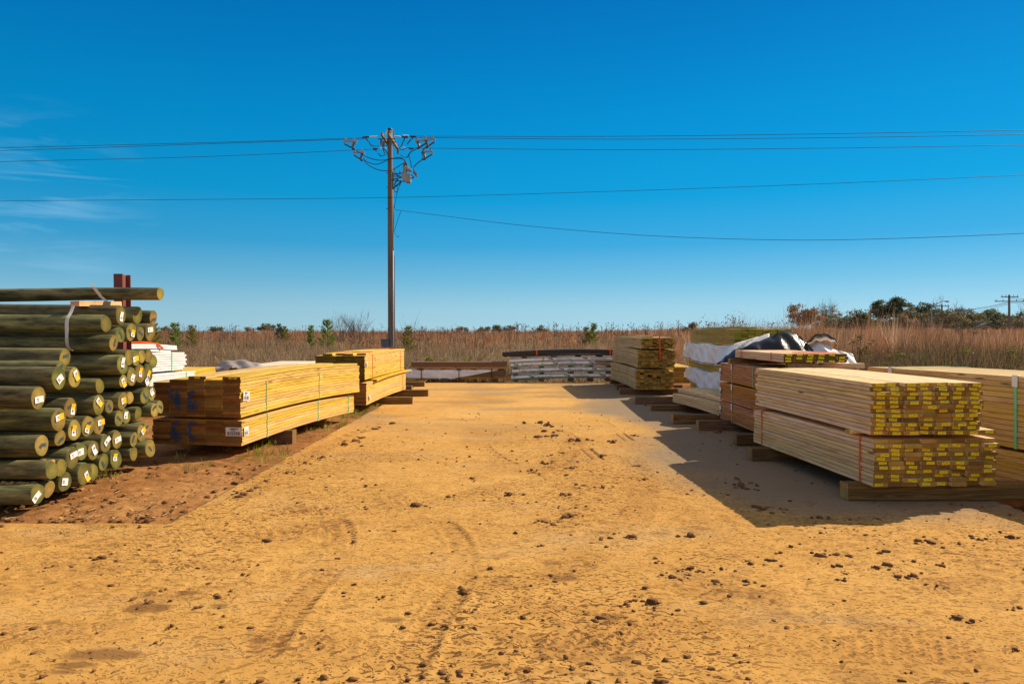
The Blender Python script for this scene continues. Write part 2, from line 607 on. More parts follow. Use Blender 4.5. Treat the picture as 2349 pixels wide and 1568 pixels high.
def vnoise(x, y, seed=0):
    x = np.asarray(x, np.float64) + seed * 17.37
    y = np.asarray(y, np.float64) + seed * 41.91
    xi, yi = np.floor(x).astype(np.int64), np.floor(y).astype(np.int64)
    fx, fy = x - xi, y - yi
    fx, fy = fx * fx * (3 - 2 * fx), fy * fy * (3 - 2 * fy)
    a = _tab[xi % 256, yi % 256]
    b = _tab[(xi + 1) % 256, yi % 256]
    c = _tab[xi % 256, (yi + 1) % 256]
    d = _tab[(xi + 1) % 256, (yi + 1) % 256]
    return (a * (1 - fx) + b * fx) * (1 - fy) + (c * (1 - fx) + d * fx) * fy


def fbm(x, y, seed=0, octv=4, g=0.5):
    s, a, t = 0, 1.0, 0
    for i in range(octv):
        s = s + a * vnoise(x * 2 ** i, y * 2 ** i, seed + i * 3)
        t += a
        a *= g
    return s / t


def sstep(a, b, x):
    t = np.clip((x - a) / (b - a), 0, 1)
    return t * t * (3 - 2 * t)


def gz(x, y):
    """height of the natural ground"""
    return -0.10 + 1.0 * sstep(24, 115, y) + 0.35 * sstep(6, 30, x) * sstep(14, 30, y)


# ------------------------------------------------------------------ ground
def ground_material(name, kind):
    m, n, b = newmat(name)
    tc_ = n.nodes.new("ShaderNodeTexCoord")
    v = tc_.outputs["Object"]
    n1 = noise(n, 0.55, 6, v, 0.6, 0.3)
    n2 = noise(n, 7.0, 6, v, 0.65)
    n3 = noise(n, 60.0, 3, v, 0.6)
    if kind == 'pad':
        at = n.nodes.new("ShaderNodeAttribute")
        at.attribute_name = "mud"
        at2 = n.nodes.new("ShaderNodeAttribute")
        at2.attribute_name = "crust"
        rp = ramp(n, [(0.30, (0.51, 0.268, 0.068)), (0.5, (0.635, 0.352, 0.092)), (0.72, (0.72, 0.42, 0.125))])
        n.links.new(n1.outputs["Fac"], rp.inputs[0])
        rp2 = ramp(n, [(0.32, (0.72, 0.66, 0.6)), (0.6, (1, 1, 1))])
        n.links.new(n2.outputs["Fac"], rp2.inputs[0])
        col = mixrgb(n, 0.55, rp.outputs[0], rp2.outputs[0], 'MULTIPLY')
        # bare concrete showing through as grey streaks
        n4 = noise(n, 1.0, 5, mapping(n, v, (0.5, 1.6, 1)), 0.6, 0.5)
        g1 = n.nodes.new("ShaderNodeMapRange")
        g1.inputs["From Min"].default_value = 0.54
        g1.inputs["From Max"].default_value = 0.74
        g1.inputs["To Max"].default_value = 0.55
        n.links.new(n4.outputs["Fac"], g1.inputs["Value"])
        col = mixrgb(n, g1.outputs[0], col, (0.50, 0.375, 0.215))
        col = mixrgb(n, math_(n, 'MULTIPLY', at2.outputs["Fac"], 0.85), col, (0.46, 0.235, 0.062))
        # cleaner grey concrete along the right hand stacks, darkened to paint their shadow
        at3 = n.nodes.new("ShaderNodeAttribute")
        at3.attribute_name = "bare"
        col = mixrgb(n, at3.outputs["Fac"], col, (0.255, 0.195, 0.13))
        # tread print edges: short curved dark lines painting their crescent shadows, with flecks
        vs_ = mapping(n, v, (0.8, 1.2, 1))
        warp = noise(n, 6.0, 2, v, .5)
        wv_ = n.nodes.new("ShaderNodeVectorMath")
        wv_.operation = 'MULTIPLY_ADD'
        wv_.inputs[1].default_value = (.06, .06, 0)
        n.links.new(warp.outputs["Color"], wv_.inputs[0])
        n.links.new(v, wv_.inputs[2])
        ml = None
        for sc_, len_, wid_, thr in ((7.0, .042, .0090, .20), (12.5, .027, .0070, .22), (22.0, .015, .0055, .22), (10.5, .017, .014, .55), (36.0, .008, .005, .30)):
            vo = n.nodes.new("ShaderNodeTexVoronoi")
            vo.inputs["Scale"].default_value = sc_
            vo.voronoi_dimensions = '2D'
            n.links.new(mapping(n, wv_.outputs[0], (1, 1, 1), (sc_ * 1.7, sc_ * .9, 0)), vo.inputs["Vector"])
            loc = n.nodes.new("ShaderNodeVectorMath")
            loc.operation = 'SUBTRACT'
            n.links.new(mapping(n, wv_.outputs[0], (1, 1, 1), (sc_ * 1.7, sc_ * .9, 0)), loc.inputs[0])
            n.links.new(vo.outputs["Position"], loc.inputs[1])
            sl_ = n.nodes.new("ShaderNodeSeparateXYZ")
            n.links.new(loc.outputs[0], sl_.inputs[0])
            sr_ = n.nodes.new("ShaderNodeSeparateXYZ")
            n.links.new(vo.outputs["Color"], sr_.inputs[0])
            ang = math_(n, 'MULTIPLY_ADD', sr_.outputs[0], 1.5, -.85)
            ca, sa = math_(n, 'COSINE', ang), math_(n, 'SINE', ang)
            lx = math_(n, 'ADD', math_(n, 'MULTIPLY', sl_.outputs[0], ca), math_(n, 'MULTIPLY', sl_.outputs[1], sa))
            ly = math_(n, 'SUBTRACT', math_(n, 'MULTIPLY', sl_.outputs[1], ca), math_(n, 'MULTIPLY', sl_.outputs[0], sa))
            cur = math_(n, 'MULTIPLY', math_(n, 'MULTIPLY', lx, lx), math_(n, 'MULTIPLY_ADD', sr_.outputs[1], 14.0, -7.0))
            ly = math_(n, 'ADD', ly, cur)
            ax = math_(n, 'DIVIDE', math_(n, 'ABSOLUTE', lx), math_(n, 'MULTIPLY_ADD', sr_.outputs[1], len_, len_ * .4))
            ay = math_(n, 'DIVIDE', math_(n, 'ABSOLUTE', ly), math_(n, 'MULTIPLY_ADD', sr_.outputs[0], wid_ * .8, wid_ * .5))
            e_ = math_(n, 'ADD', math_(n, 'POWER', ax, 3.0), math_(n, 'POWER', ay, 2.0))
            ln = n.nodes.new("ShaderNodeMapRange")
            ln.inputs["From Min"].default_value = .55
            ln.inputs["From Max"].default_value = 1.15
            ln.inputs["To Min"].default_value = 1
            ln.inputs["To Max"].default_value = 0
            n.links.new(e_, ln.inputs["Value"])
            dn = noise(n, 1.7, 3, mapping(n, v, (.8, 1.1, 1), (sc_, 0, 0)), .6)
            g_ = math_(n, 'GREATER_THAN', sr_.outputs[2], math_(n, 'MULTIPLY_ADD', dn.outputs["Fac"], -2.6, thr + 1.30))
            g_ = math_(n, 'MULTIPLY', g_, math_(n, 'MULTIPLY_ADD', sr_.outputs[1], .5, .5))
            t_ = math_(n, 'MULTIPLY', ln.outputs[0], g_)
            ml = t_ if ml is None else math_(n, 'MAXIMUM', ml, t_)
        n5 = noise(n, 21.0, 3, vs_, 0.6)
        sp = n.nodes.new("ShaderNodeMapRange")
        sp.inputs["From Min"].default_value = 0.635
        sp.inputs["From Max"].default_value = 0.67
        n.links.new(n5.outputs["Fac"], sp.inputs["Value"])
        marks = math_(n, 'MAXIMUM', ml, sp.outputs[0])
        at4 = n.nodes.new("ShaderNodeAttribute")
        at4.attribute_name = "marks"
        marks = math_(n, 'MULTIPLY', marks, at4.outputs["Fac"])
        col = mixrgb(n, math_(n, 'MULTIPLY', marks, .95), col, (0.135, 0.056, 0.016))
        mm = n.nodes.new("ShaderNodeMapRange")
        mm.inputs["From Min"].default_value = 0.35
        mm.inputs["From Max"].default_value = 0.62
        n.links.new(math_(n, 'MULTIPLY_ADD', math_(n, 'ADD', n2.outputs["Fac"], -0.5), 0.7, at.outputs["Fac"]), mm.inputs["Value"])
        col = mixrgb(n, math_(n, 'MULTIPLY', mm.outputs[0], 0.8), col, (0.20, 0.094, 0.034))
        n.links.new(col, b.inputs["Base Color"])
        h = math_(n, 'MULTIPLY_ADD', n3.outputs["Fac"], 0.35, math_(n, 'MULTIPLY_ADD', marks, -.9, n2.outputs["Fac"]))
        bump(n, b, h, 0.55, 0.014)
    elif kind == 'dirt':
        rp = ramp(n, [(0.3, (0.20, 0.085, 0.028)), (0.5, (0.38, 0.175, 0.058)), (0.72, (0.53, 0.28, 0.098))])
        n.links.new(n1.outputs["Fac"], rp.inputs[0])
        rp2 = ramp(n, [(0.35, (0.55, 0.5, 0.45)), (0.62, (1, 1, 1))])
        n.links.new(n2.outputs["Fac"], rp2.inputs[0])
        col = mixrgb(n, 0.8, rp.outputs[0], rp2.outputs[0], 'MULTIPLY')
        n.links.new(col, b.inputs["Base Color"])
        h = math_(n, 'MULTIPLY_ADD', n3.outputs["Fac"], 0.5, n2.outputs["Fac"])
        bump(n, b, h, 0.6, 0.03)
    else:
        rp = ramp(n, [(0.3, (0.15, 0.095, 0.045)), (0.55, (0.24, 0.15, 0.07)), (0.75, (0.30, 0.20, 0.09))])
        n.links.new(n2.outputs["Fac"], rp.inputs[0])
        n.links.new(rp.outputs[0], b.inputs["Base Color"])
        bump(n, b, n2.outputs["Fac"], 0.6, 0.05)
    b.inputs["Roughness"].default_value = 0.95
    b.inputs["Specular IOR Level"].default_value = 0.1
    return m


def grid_faces(nx, ny):
    i, j = np.meshgrid(np.arange(nx - 1), np.arange(ny - 1))
    a = (j * nx + i).ravel()
    return np.stack([a, a + 1, a + 1 + nx, a + nx], 1)


# wide natural ground to the horizon
xs = np.unique(np.concatenate([np.linspace(-40, 40, 41), np.linspace(-200, 200, 41), np.linspace(-4000, 4000, 21)]))
ys = np.unique(np.concatenate([np.linspace(-30, 130, 81), np.linspace(130, 600, 20), np.linspace(600, 5000, 12)]))
X, Y = np.meshgrid(xs, ys)
Z = gz(X, Y) + (vnoise(X * 0.3, Y * 0.3, 3) - 0.5) * 0.15 * sstep(24, 40, Y)
Z = np.where(Y < 22, -0.16, Z)
gr = npmesh('ground', np.stack([X, Y, Z], -1).reshape(-1, 3), grid_faces(len(xs), len(ys)), mats=[ground_material('field_soil', 'soil')], smooth=True)
tag(gr, kind='structure')

# concrete pad, T shaped, thinly covered in dried dirt with tyre tracks
PADL, PADR, PADF, PADB = -2.70, 4.28, 5.36, 20.35
xs = np.concatenate([np.linspace(-28, -7.0, 12), np.arange(-6.8, PADL - 0.011, 0.024), np.arange(PADL, PADR + 0.001, (PADR - PADL) / 330), np.arange(PADR + 0.03, 6.5, 0.024), np.linspace(6.8, 28, 12)])
ys = np.concatenate([np.linspace(-6, 2.2, 8), np.arange(2.3, PADF - 0.01, 0.014), np.arange(PADF, 9.5, 0.02), np.arange(9.5, PADB - 0.03, 0.06), [PADB]])
X, Y = np.meshgrid(xs, ys)
edge = 0.045 * (fbm(Y * 1.1, Y * 0 + 2, 5, 4) - 0.5)
edge2 = 0.08 * (fbm(X * 1.0, X * 0 + 7, 6, 4) - 0.5)


def gp(px, py):
    q = G(px, py)
    return (q.x, q.y)


H = (fbm(X * 3.2, Y * 3.2, 1, 3) - 0.5) * 0.006
crust_mask = 0.9 * sstep(12.5, 8.0, Y + 0.6 * np.abs(X - 0.2) * 0.4) + 0.0 * X
patch = sstep(0.40, 0.60, fbm(X * 0.9 + 3, Y * 0.9, 21, 3))
smooth_l = 1 - 0.95 * np.exp(-(((X + 0.75) / 0.95) ** 2 + ((Y - 9.6) / 3.2) ** 2))
smooth_r = 1 - 0.8 * np.exp(-(((X - 3.0) / 1.2) ** 2 + ((Y - 6.6) / 1.3) ** 2))
crust_mask = crust_mask * (0.35 + 0.65 * patch) * smooth_l * smooth_r
rid = fbm(X * 7.5 + 1.5 * vnoise(X * 2, Y * 2, 9), Y * 21, 31, 2)
rid2 = fbm(X * 13 + 4, Y * 30 + 2 * vnoise(X * 3, Y * 3, 8), 35, 2)
flake = sstep(0.55, 0.66, rid) * 0.6 + sstep(0.57, 0.66, rid2) * 0.5
H += flake * crust_mask * 0.008
H += (sstep(0.62, 0.72, fbm(X * 11, Y * 13, 51, 3))) * (0.3 + 0.7 * crust_mask) * 0.008
mud = np.zeros_like(X)  # mud stains, plus shade painted in the tyre grooves
crust = np.clip(crust_mask * (0.35 + flake), 0, 1)


def track(pts, wid, pitch, depth, style='lug'):
    """press a tyre track along pts into the pad"""
    global H, crust, mud
    s0 = 0.0
    best = np.full(X.shape, 9.0)
    S = np.zeros_like(X)
    Uu = np.zeros_like(X)
    P_ = []
    for i in range(len(pts) - 1):                 # smooth by Catmull-Rom
        p0, p1, p2, p3 = [Vector(pts[max(0, min(len(pts) - 1, k))]) for k in (i - 1, i, i + 1, i + 2)]
        for k in range(8):
            t = k / 8
            P_.append(0.5 * ((2 * p1) + (p2 - p0) * t + (2 * p0 - 5 * p1 + 4 * p2 - p3) * t * t + (3 * p1 - p0 - 3 * p2 + p3) * t ** 3))
    P_.append(Vector(pts[-1]))
    for a, b in zip(P_[:-1], P_[1:]):
        d = b - a
        L = d.length
        if L < 1e-6:
            continue
        d /= L
        px_, py_ = X - a.x, Y - a.y
        s = px_ * d.x + py_ * d.y
        u = px_ * d.y - py_ * d.x
        e = np.abs(u) + 9 * np.maximum(0, np.maximum(-s, s - L))
        k = e < best
        best = np.where(k, e, best)
        S = np.where(k, s0 + s, S)
        Uu = np.where(k, u, Uu)
        s0 += L
    fade = sstep(0, 0.3, S) * sstep(s0, s0 - 0.3, S)
    ins = (best < wid * 1.6) * fade
    wear = 0.35 + 0.65 * sstep(0.35, 0.55, vnoise(S * 2.3, Uu * 3, 77))
    band = sstep(wid / 2 + 0.02, wid / 2 - 0.01, np.abs(Uu))
    rim = np.exp(-((np.abs(Uu) - wid / 2 - 0.012) / 0.016) ** 2)
    if style == 'lug':
        ph = S / pitch
        lug = (np.abs((ph % 1) - 0.5) < 0.2) * sstep(wid * 0.2, wid * 0.28, np.abs(Uu)) * band
        h = -depth * 0.25 * band + depth * .8 * rim - depth * 0.9 * lug
        lug_shade = lug * ins * wear
    elif style == 'zig':
        ph = S / pitch + np.abs(Uu) / wid * 1.4 * np.sign(Uu) * 0.5
        tri = np.abs((ph % 1) - 0.5) * 2
        lug = (np.abs(tri - 0.5) < 0.16) * band
        h = -depth * 0.2 * band + depth * lug + depth * 0.4 * rim
        lug_shade = (np.abs(tri - 0.38) < 0.07) * band * ins * wear
    else:
        ph = S / pitch + np.abs(Uu) / wid * 1.1
        lug = (np.abs((ph % 1) - 0.5) < 0.24) * band
        h = depth * lug - depth * 0.25 * band
        lug_shade = .9 * (np.abs((ph % 1) - 0.80) < 0.09) * band * ins * wear * (vnoise(S * 6, Uu * 14, 78) > .45)
    H = H + .95 * h * ins * wear
    mud = np.maximum(mud, .85 * lug_shade)  # groove shade put into the colour through the mud mask
    crust = np.clip(crust + 0.45 * band * ins * wear, 0, 1)


track([gp(985, 1180), gp(1035, 1215), gp(1062, 1262), gp(1052, 1340), gp(1000, 1420), gp(955, 1500), gp(900, 1600)], 0.17, 0.047, 0.011)
track([gp(745, 1175), gp(785, 1215), gp(778, 1275), gp(715, 1350), gp(640, 1440), gp(560, 1560)], 0.18, 0.055, 0.008)
track([gp(560, 1200), gp(680, 1170), gp(850, 1170), gp(1000, 1150)], 0.30, 0.09, 0.009, 'che')
track([gp(520, 1230), gp(660, 1225), gp(800, 1200), gp(900, 1215)], 0.32, 0.10, 0.009, 'che')
track([gp(540, 1155), gp(640, 1090), gp(760, 1020), gp(860, 978), gp(950, 962)], 0.26, 0.075, 0.010, 'che')
track([gp(560, 1330), gp(700, 1320), gp(850, 1330)], 0.25, 0.08, 0.007, 'che')
track([gp(1100, 1482), gp(1500, 1478), gp(1900, 1486), gp(2340, 1500)], 0.22, 0.13, 0.009, 'zig')
track([gp(1250, 1445), gp(1700, 1440), gp(2200, 1448)], 0.16, 0.12, 0.006, 'zig')
track([gp(1180, 980), gp(1115, 1010), gp(1150, 1050), gp(1230, 1085)], 0.10, 0.2, 0.006, 'lug')
track([gp(1290, 985), gp(1380, 1060)], 0.16, 5.0, 0.010, 'lug')
track([gp(1375, 960), gp(1450, 1015)], 0.16, 5.0, 0.010, 'lug')
track([gp(1200, 1350), gp(1330, 1290), gp(1450, 1200), gp(1480, 1100), gp(1440, 1040)], 0.28, 0.085, 0.007, 'che')
track([gp(1020, 1150), gp(1130, 1120), gp(1260, 1090), gp(1330, 1000)], 0.30, 0.08, 0.008, 'che')
track([gp(-200, 1460), gp(300, 1450), gp(700, 1480), gp(1000, 1530)], 0.24, 0.11, 0.006, 'che')
track([gp(1450, 1330), gp(1800, 1370), gp(2300, 1330)], 0.25, 0.12, 0.005, 'che')
for px, py, rx, ry, a in [(225, 1500, .28, .10, 1), (180, 1525, .16, .06, .9), (345, 1395, .20, .13, .9), (430, 1362, .12, .05, .8), (590, 1468, .10, .07, .7), (650, 1462, .10, .06, .6),
                          (1255, 1290, .14, .12, .8), (1300, 1180, .08, .06, .8), (1290, 1325, .22, .12, .75), (1400, 1420, .14, .10, .6), (120, 1428, .14, .06, .6), (60, 1395, .2, .05, .4),
                          (1430, 1512, .10, .04, .8), (1245, 1510, .08, .04, .7), (680, 1515, .07, .04, .6), (1500, 1345, .14, .08, .55), (1640, 1340, .12, .06, .6), (300, 1290, .1, .05, .5), (560, 1140, .15, .3, .5),
                          (900, 1420, .14, .08, .6), (1000, 1380, .15, .05, .5), (800, 1390, .12, .07, .6), (1180, 1400, .15, .09, .5), (1760, 1180, .12, .08, .35), (2240, 1390, .12, .06, .5),
                          (1330, 1545, .15, .05, .5), (500, 1390, .1, .07, .7), (160, 1540, .2, .05, .7)]:
    q = G(px, py)
    dd = ((X - q.x) / rx) ** 2 + ((Y - q.y) / ry) ** 2
    mud = np.maximum(mud, a * np.exp(-dd * 1.6) * (0.55 + 0.8 * fbm(X * 6, Y * 9, 61, 3)))
mud = np.maximum(mud, 0.42 * sstep(0.62, 0.72, fbm(X * 2.6, Y * 3.8, 71, 4)) * sstep(9, 5.5, Y))
mud = np.maximum(mud, 0.5 * flake * crust_mask * sstep(0.5, 0.65, fbm(X * 2.2, Y * 2.2, 73, 3)))
H += np.clip(mud, 0, 1) * 0.005 * fbm(X * 14, Y * 14, 75, 3)
inX = np.where((X > PADL - 0.001) & (X < PADR + 0.001), 1, 0)
Hedge = H * (1 - np.exp(-((Y - PADF) / 0.04) ** 2) * (1 - inX))
V = np.stack([X + np.where(np.abs(X - PADL) < 0.001, edge, 0) * (Y > PADF), Y + np.where(np.abs(Y - PADF) < 0.001, edge2, 0) * (1 - inX), Hedge], -1).reshape(-1, 3)
spill = np.exp(-np.abs(X - PADL) / .22) * (Y > PADF) + np.exp(-np.abs(Y - PADF) / .16) * (X < PADL)
mud = np.maximum(mud, .55 * spill * sstep(.50, .66, fbm(X * 3, Y * 3, 19, 4)))
Q = grid_faces(len(xs), len(ys))
cxm = X.ravel()[Q].mean(1)
cym = Y.ravel()[Q].mean(1)
keep = (cym < PADF) | ((cxm > PADL) & (cxm < PADR))
Q = Q[keep]
# skirts round the pad's exposed edges
jx0 = int(np.argmin(np.abs(xs - PADL)))
jx1 = int(np.argmin(np.abs(xs - PADR)))
iy0 = int(np.argmin(np.abs(ys - PADF)))
nx = len(xs)
loops = [[i * nx + jx0 for i in range(iy0, len(ys))], [i * nx + jx1 for i in range(iy0, len(ys))],
         [iy0 * nx + j for j in range(0, jx0 + 1)], [iy0 * nx + j for j in range(jx1, nx)], [(len(ys) - 1) * nx + j for j in range(jx0, jx1 + 1)]]
extraV, extraQ = [], []
base = len(V)
for lp in loops:
    k0 = base + len(extraV)
    for t in lp:
        q = V[t].copy()
        q[2] = -0.20
        extraV.append(q)
    for a in range(len(lp) - 1):
        extraQ.append((lp[a], lp[a + 1], k0 + a + 1, k0 + a))
V = np.concatenate([V, np.array(extraV)])
Q = np.concatenate([Q, np.array(extraQ)])
mudA = np.concatenate([mud.ravel(), np.zeros(len(extraV))])
crA = np.concatenate([crust.ravel(), np.zeros(len(extraV))])
bare = sstep(1.5, 2.7, X + .8 * (fbm(X * .8, Y * .8, 15, 3) - .5) * 2 + .06 * (Y - 6)) * sstep(5.05, 5.9, Y + .5 * (vnoise(X * 1.5, Y * 1.5, 16) - .5)) * .9  # bare concrete mask over the stacks' shadow area, deepening that shade by colour
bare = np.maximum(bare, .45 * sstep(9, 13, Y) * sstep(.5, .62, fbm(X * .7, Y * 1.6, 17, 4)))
bareShadeA = np.concatenate([bare.ravel(), np.zeros(len(extraV))])
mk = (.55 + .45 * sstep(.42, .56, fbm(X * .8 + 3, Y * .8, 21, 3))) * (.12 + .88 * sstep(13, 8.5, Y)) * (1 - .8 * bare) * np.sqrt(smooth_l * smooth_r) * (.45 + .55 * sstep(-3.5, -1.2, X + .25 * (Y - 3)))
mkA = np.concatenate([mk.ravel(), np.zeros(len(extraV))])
pad = npmesh('concrete_pad', V, Q, mats=[ground_material('dusty_concrete', 'pad')], attrs={'mud': mudA, 'crust': crA, 'bare': bareShadeA, 'marks': mkA}, smooth=True)
tag(pad, kind='structure')

# bare dirt strips either side of the pad
dm = ground_material('bare_dirt', 'dirt')
for nm, x0, x1, zb in (('dirt', -16.0, PADL + 0.03, -0.02), ('dirt', PADR + 0.012, 16.0, -0.09)):
    xs2 = np.linspace(x0, x1, 330)
    ys2 = np.concatenate([np.arange(PADF - 0.05, 10, 0.03), np.arange(10, 22.4, 0.08)])
    X2, Y2 = np.meshgrid(xs2, ys2)
    Z2 = zb + (fbm(X2 * 1.4, Y2 * 1.4, 81, 4) - 0.5) * 0.05 + sstep(0.5, 0.7, fbm(X2 * 7, Y2 * 9, 82, 3)) * 0.018 + (fbm(X2 * 22, Y2 * 22, 83, 2) - 0.5) * 0.012
    edge_d = np.minimum(np.abs(X2 - (PADL if zb > -0.05 else PADR)), np.abs(Y2 - PADF))
    Z2 = Z2 - 0.02 * np.exp(-edge_d / 0.15)
    Z2 = np.minimum(Z2, 0.02)
    over = np.maximum(PADF - Y2, 0) + (np.maximum(X2 - PADL, 0) if zb > -.05 else 0)
    Z2 = Z2 - over * .12 + (.016 * np.exp(-edge_d / .1) * sstep(.45, .6, fbm(X2 * 2.5, Y2 * 2.5, 84, 3)) if zb > -.05 else 0)
    o = npmesh(nm, np.stack([X2, Y2, Z2], -1).reshape(-1, 3), grid_faces(len(xs2), len(ys2)), mats=[dm], smooth=True)
    tag(o, kind='structure')


# ------------------------------------------------------------------ loose clods, chips, green grass (uncountable litter)
def ico():
    t = (1 + 5 ** .5) / 2
    v = np.array([(-1, t, 0), (1, t, 0), (-1, -t, 0), (1, -t, 0), (0, -1, t), (0, 1, t), (0, -1, -t), (0, 1, -t), (t, 0, -1), (t, 0, 1), (-t, 0, -1), (-t, 0, 1)])
    v = v / np.linalg.norm(v[0])
    f = np.array([(0, 11, 5), (0, 5, 1), (0, 1, 7), (0, 7, 10), (0, 10, 11), (1, 5, 9), (5, 11, 4), (11, 10, 2), (10, 7, 6), (7, 1, 8), (3, 9, 4), (3, 4, 2), (3, 2, 6), (3, 6, 8), (3, 8, 9), (4, 9, 5), (2, 4, 11), (6, 2, 10), (8, 6, 7), (9, 8, 1)])
    # one subdivision
    vs = [tuple(q) for q in v]
    mid = {}
    nf = []

    def m(a, b):
        k = (min(a, b), max(a, b))
        if k not in mid:
            q = (np.array(vs[a]) + np.array(vs[b]))
            vs.append(tuple(q / np.linalg.norm(q)))
            mid[k] = len(vs) - 1
        return mid[k]
    for a, b, c in f:
        ab, bc, ca = m(a, b), m(b, c), m(c, a)
        nf += [(a, ab, ca), (b, bc, ab), (c, ca, bc), (ab, bc, ca)]
    return np.array(vs), np.array(nf)


IV, IF = ico()


def clod_mesh(name, items, mat, flat=0.6):
    VV, TT = [], []
    k = 0
    for (x, y, z, s) in items:
        q = IV.copy()
        q = q * (1 + 0.95 * (NR.rand(len(q), 1) - 0.5)) + NR.normal(0, .08, q.shape)
        q = np.sign(q) * np.abs(q) ** .85 * np.array([NR.uniform(.7, 1.7), NR.uniform(.7, 1.3), NR.uniform(.35, .85) * flat / .6])
        a = NR.uniform(0, 6.28)
        ca, sa = math.cos(a), math.sin(a)
        q = np.stack([q[:, 0] * ca - q[:, 1] * sa, q[:, 0] * sa + q[:, 1] * ca, q[:, 2]], 1) * s
        q += np.array([x, y, z + s * 0.22])
        VV.append(q)
        TT.append(IF + k)
        k += len(q)
    return npmesh(name, np.concatenate(VV), None, np.concatenate(TT), mats=[mat])


items = []
big = [(123, 1301, 7), (236, 1281, 8), (612, 1242, 8), (812, 1244, 6), (955, 1160, 9), (1028, 1140, 6), (840, 1115, 5), (1083, 1098, 5), (1065, 1357, 10), (1125, 1305, 7), (1380, 1420, 12), (1365, 1425, 8), (1495, 1382, 10), (1436, 1385, 7), (1452, 1232, 8), (1398, 1235, 6), (1585, 1231, 11),
       (1245, 1197, 6), (1270, 1205, 7), (1310, 1185, 10), (1295, 1187, 8), (1290, 1134, 7), (1383, 1118, 6), (1242, 1252, 5), (1545, 1325, 8), (1560, 1330, 6), (1585, 1305, 8), (1605, 1310, 6), (1655, 1305, 7), (1722, 1293, 8), (1765, 1285, 8), (1790, 1268, 7), (1880, 1275, 9), (1920, 1273, 7), (2033, 1265, 9), (2012, 1303, 7), (2037, 1298, 9), (2095, 1322, 9), (2080, 1325, 6), (2137, 1245, 7), (2200, 1248, 6), (2248, 1240, 7), (2318, 1234, 10), (2150, 1345, 6), (2195, 1418, 9), (2230, 1425, 8), (2340, 1395, 6), (1313, 1537, 12), (1300, 1536, 8),
       (1555, 1400, 6), (1480, 1350, 7), (1640, 1340, 6), (500, 1372, 8), (450, 1395, 6), (340, 1385, 10), (690, 1455, 5), (575, 1440, 6), (880, 1370, 6), (10, 1455, 7), (2255, 1060, 5), (2330, 1490, 6), (1735, 1165, 9), (1750, 1170, 7), (1700, 1115, 9), (1713, 1122, 6), (1722, 1108, 5), (1690, 1098, 6), (1880, 1188, 7), (1790, 1168, 6), (1480, 1100, 5), (1408, 1015, 8), (1240, 970, 7), (1255, 975, 8), (1248, 990, 7), (1270, 1000, 6), (1235, 1003, 7), (1290, 1040, 6), (1265, 1045, 6), (1312, 1075, 7), (1225, 1085, 6), (1245, 1062, 6), (1382, 1045, 5), (1300, 1090, 5), (1455, 1000, 5), (1480, 930, 4), (1640, 980, 5), (1650, 992, 4), (1465, 1070, 5),
       (560, 1135, 10), (575, 1128, 8), (590, 1120, 7), (548, 1142, 8), (610, 1105, 7), (660, 1085, 7), (700, 1063, 6), (740, 1050, 7), (790, 1020, 7), (815, 1012, 7), (830, 1005, 6), (860, 985, 6), (900, 972, 5), (870, 980, 4)]
for k in range(95):
    px, py = rnd.choice([(rnd.gauss(1290, 60), rnd.uniform(960, 1200)), (rnd.gauss(1330, 130), rnd.uniform(1180, 1440)), (rnd.uniform(1450, 2340), rnd.gauss(1330, 50)), (rnd.uniform(250, 1250), rnd.gauss(1430, 60)), (rnd.uniform(950, 2340), rnd.uniform(1400, 1560))])
    big.append((px, py, 1.6 + 6.5 * rnd.random() ** 2.2))
for px, py, s in big:
    q = G(px, py)
    sz = s / F * q.y * 0.82
    for k in range(rnd.randint(4, 11)):
        items.append((q.x + rnd.gauss(0, sz * 2.6) * (k > 0), q.y + rnd.gauss(0, sz * 2.2) * (k > 0), 0.002, sz * (1 if k == 0 else .12 + .6 * rnd.random() ** 2)))
for k in range(2600):
    y = 2.7 + 10 * rnd.random() ** 1.6
    x = rnd.uniform(-.78, .78) * y
    if y > PADF and (x < PADL or x > PADR):
        continue
    if fbm(np.array([x * 0.9 + 3]), np.array([y * 0.9]), 21, 3)[0] < 0.44 and rnd.random() < .7:
        continue
    items.append((x, y, 0.002, 0.003 + 0.012 * rnd.random() ** 3))
o = clod_mesh('mud_clods', items, M['clodmud'])
tag(o, 'dark dried mud clods scattered over the dusty concrete pad', 'mud', kind='stuff')

# chips and crumbs on the bare dirt
items = []
for k in range(900):
    x, y = rnd.uniform(-6.5, PADL - .05), PADF + 0.1 + 2.6 * rnd.random() ** 1.8
    items.append((x, y, -0.02, 0.006 + 0.022 * rnd.random() ** 2.5))
o = clod_mesh('dirt_clods', items, M['clodmud'])
tag(o, 'dark crumbs of soil lying on the bare dirt beside the log pile', 'soil', kind='stuff')
mb = MB()
for k in range(420):
    x, y = rnd.uniform(-6.5, PADL - .1), PADF + 0.1 + 2.2 * rnd.random() ** 1.6
    a = U(0, 6.28)
    Lc, Wc = U(.02, .07), U(.006, .02)
    c = Vector((x, y, U(-.005, .02)))
    d = Vector((math.cos(a), math.sin(a), U(-.2, .3)))
    s_ = Vector((-math.sin(a), math.cos(a), U(-.3, .3)))
    q = [c - d * Lc / 2 - s_ * Wc / 2, c + d * Lc / 2 - s_ * Wc / 2, c + d * Lc / 2 + s_ * Wc / 2, c - d * Lc / 2 + s_ * Wc / 2]
    q2 = [p + Vector((0, 0, .004)) for p in q]
    mb.add(q + q2, [(3, 2, 1, 0), (4, 5, 6, 7), (0, 1, 5, 4), (1, 2, 6, 5), (2, 3, 7, 6), (3, 0, 4, 7)])
tag(mb.build('wood_chips', M['chip']), 'pale wood chips and bark scraps on the dirt in front of the logs', 'wood chips', kind='stuff')


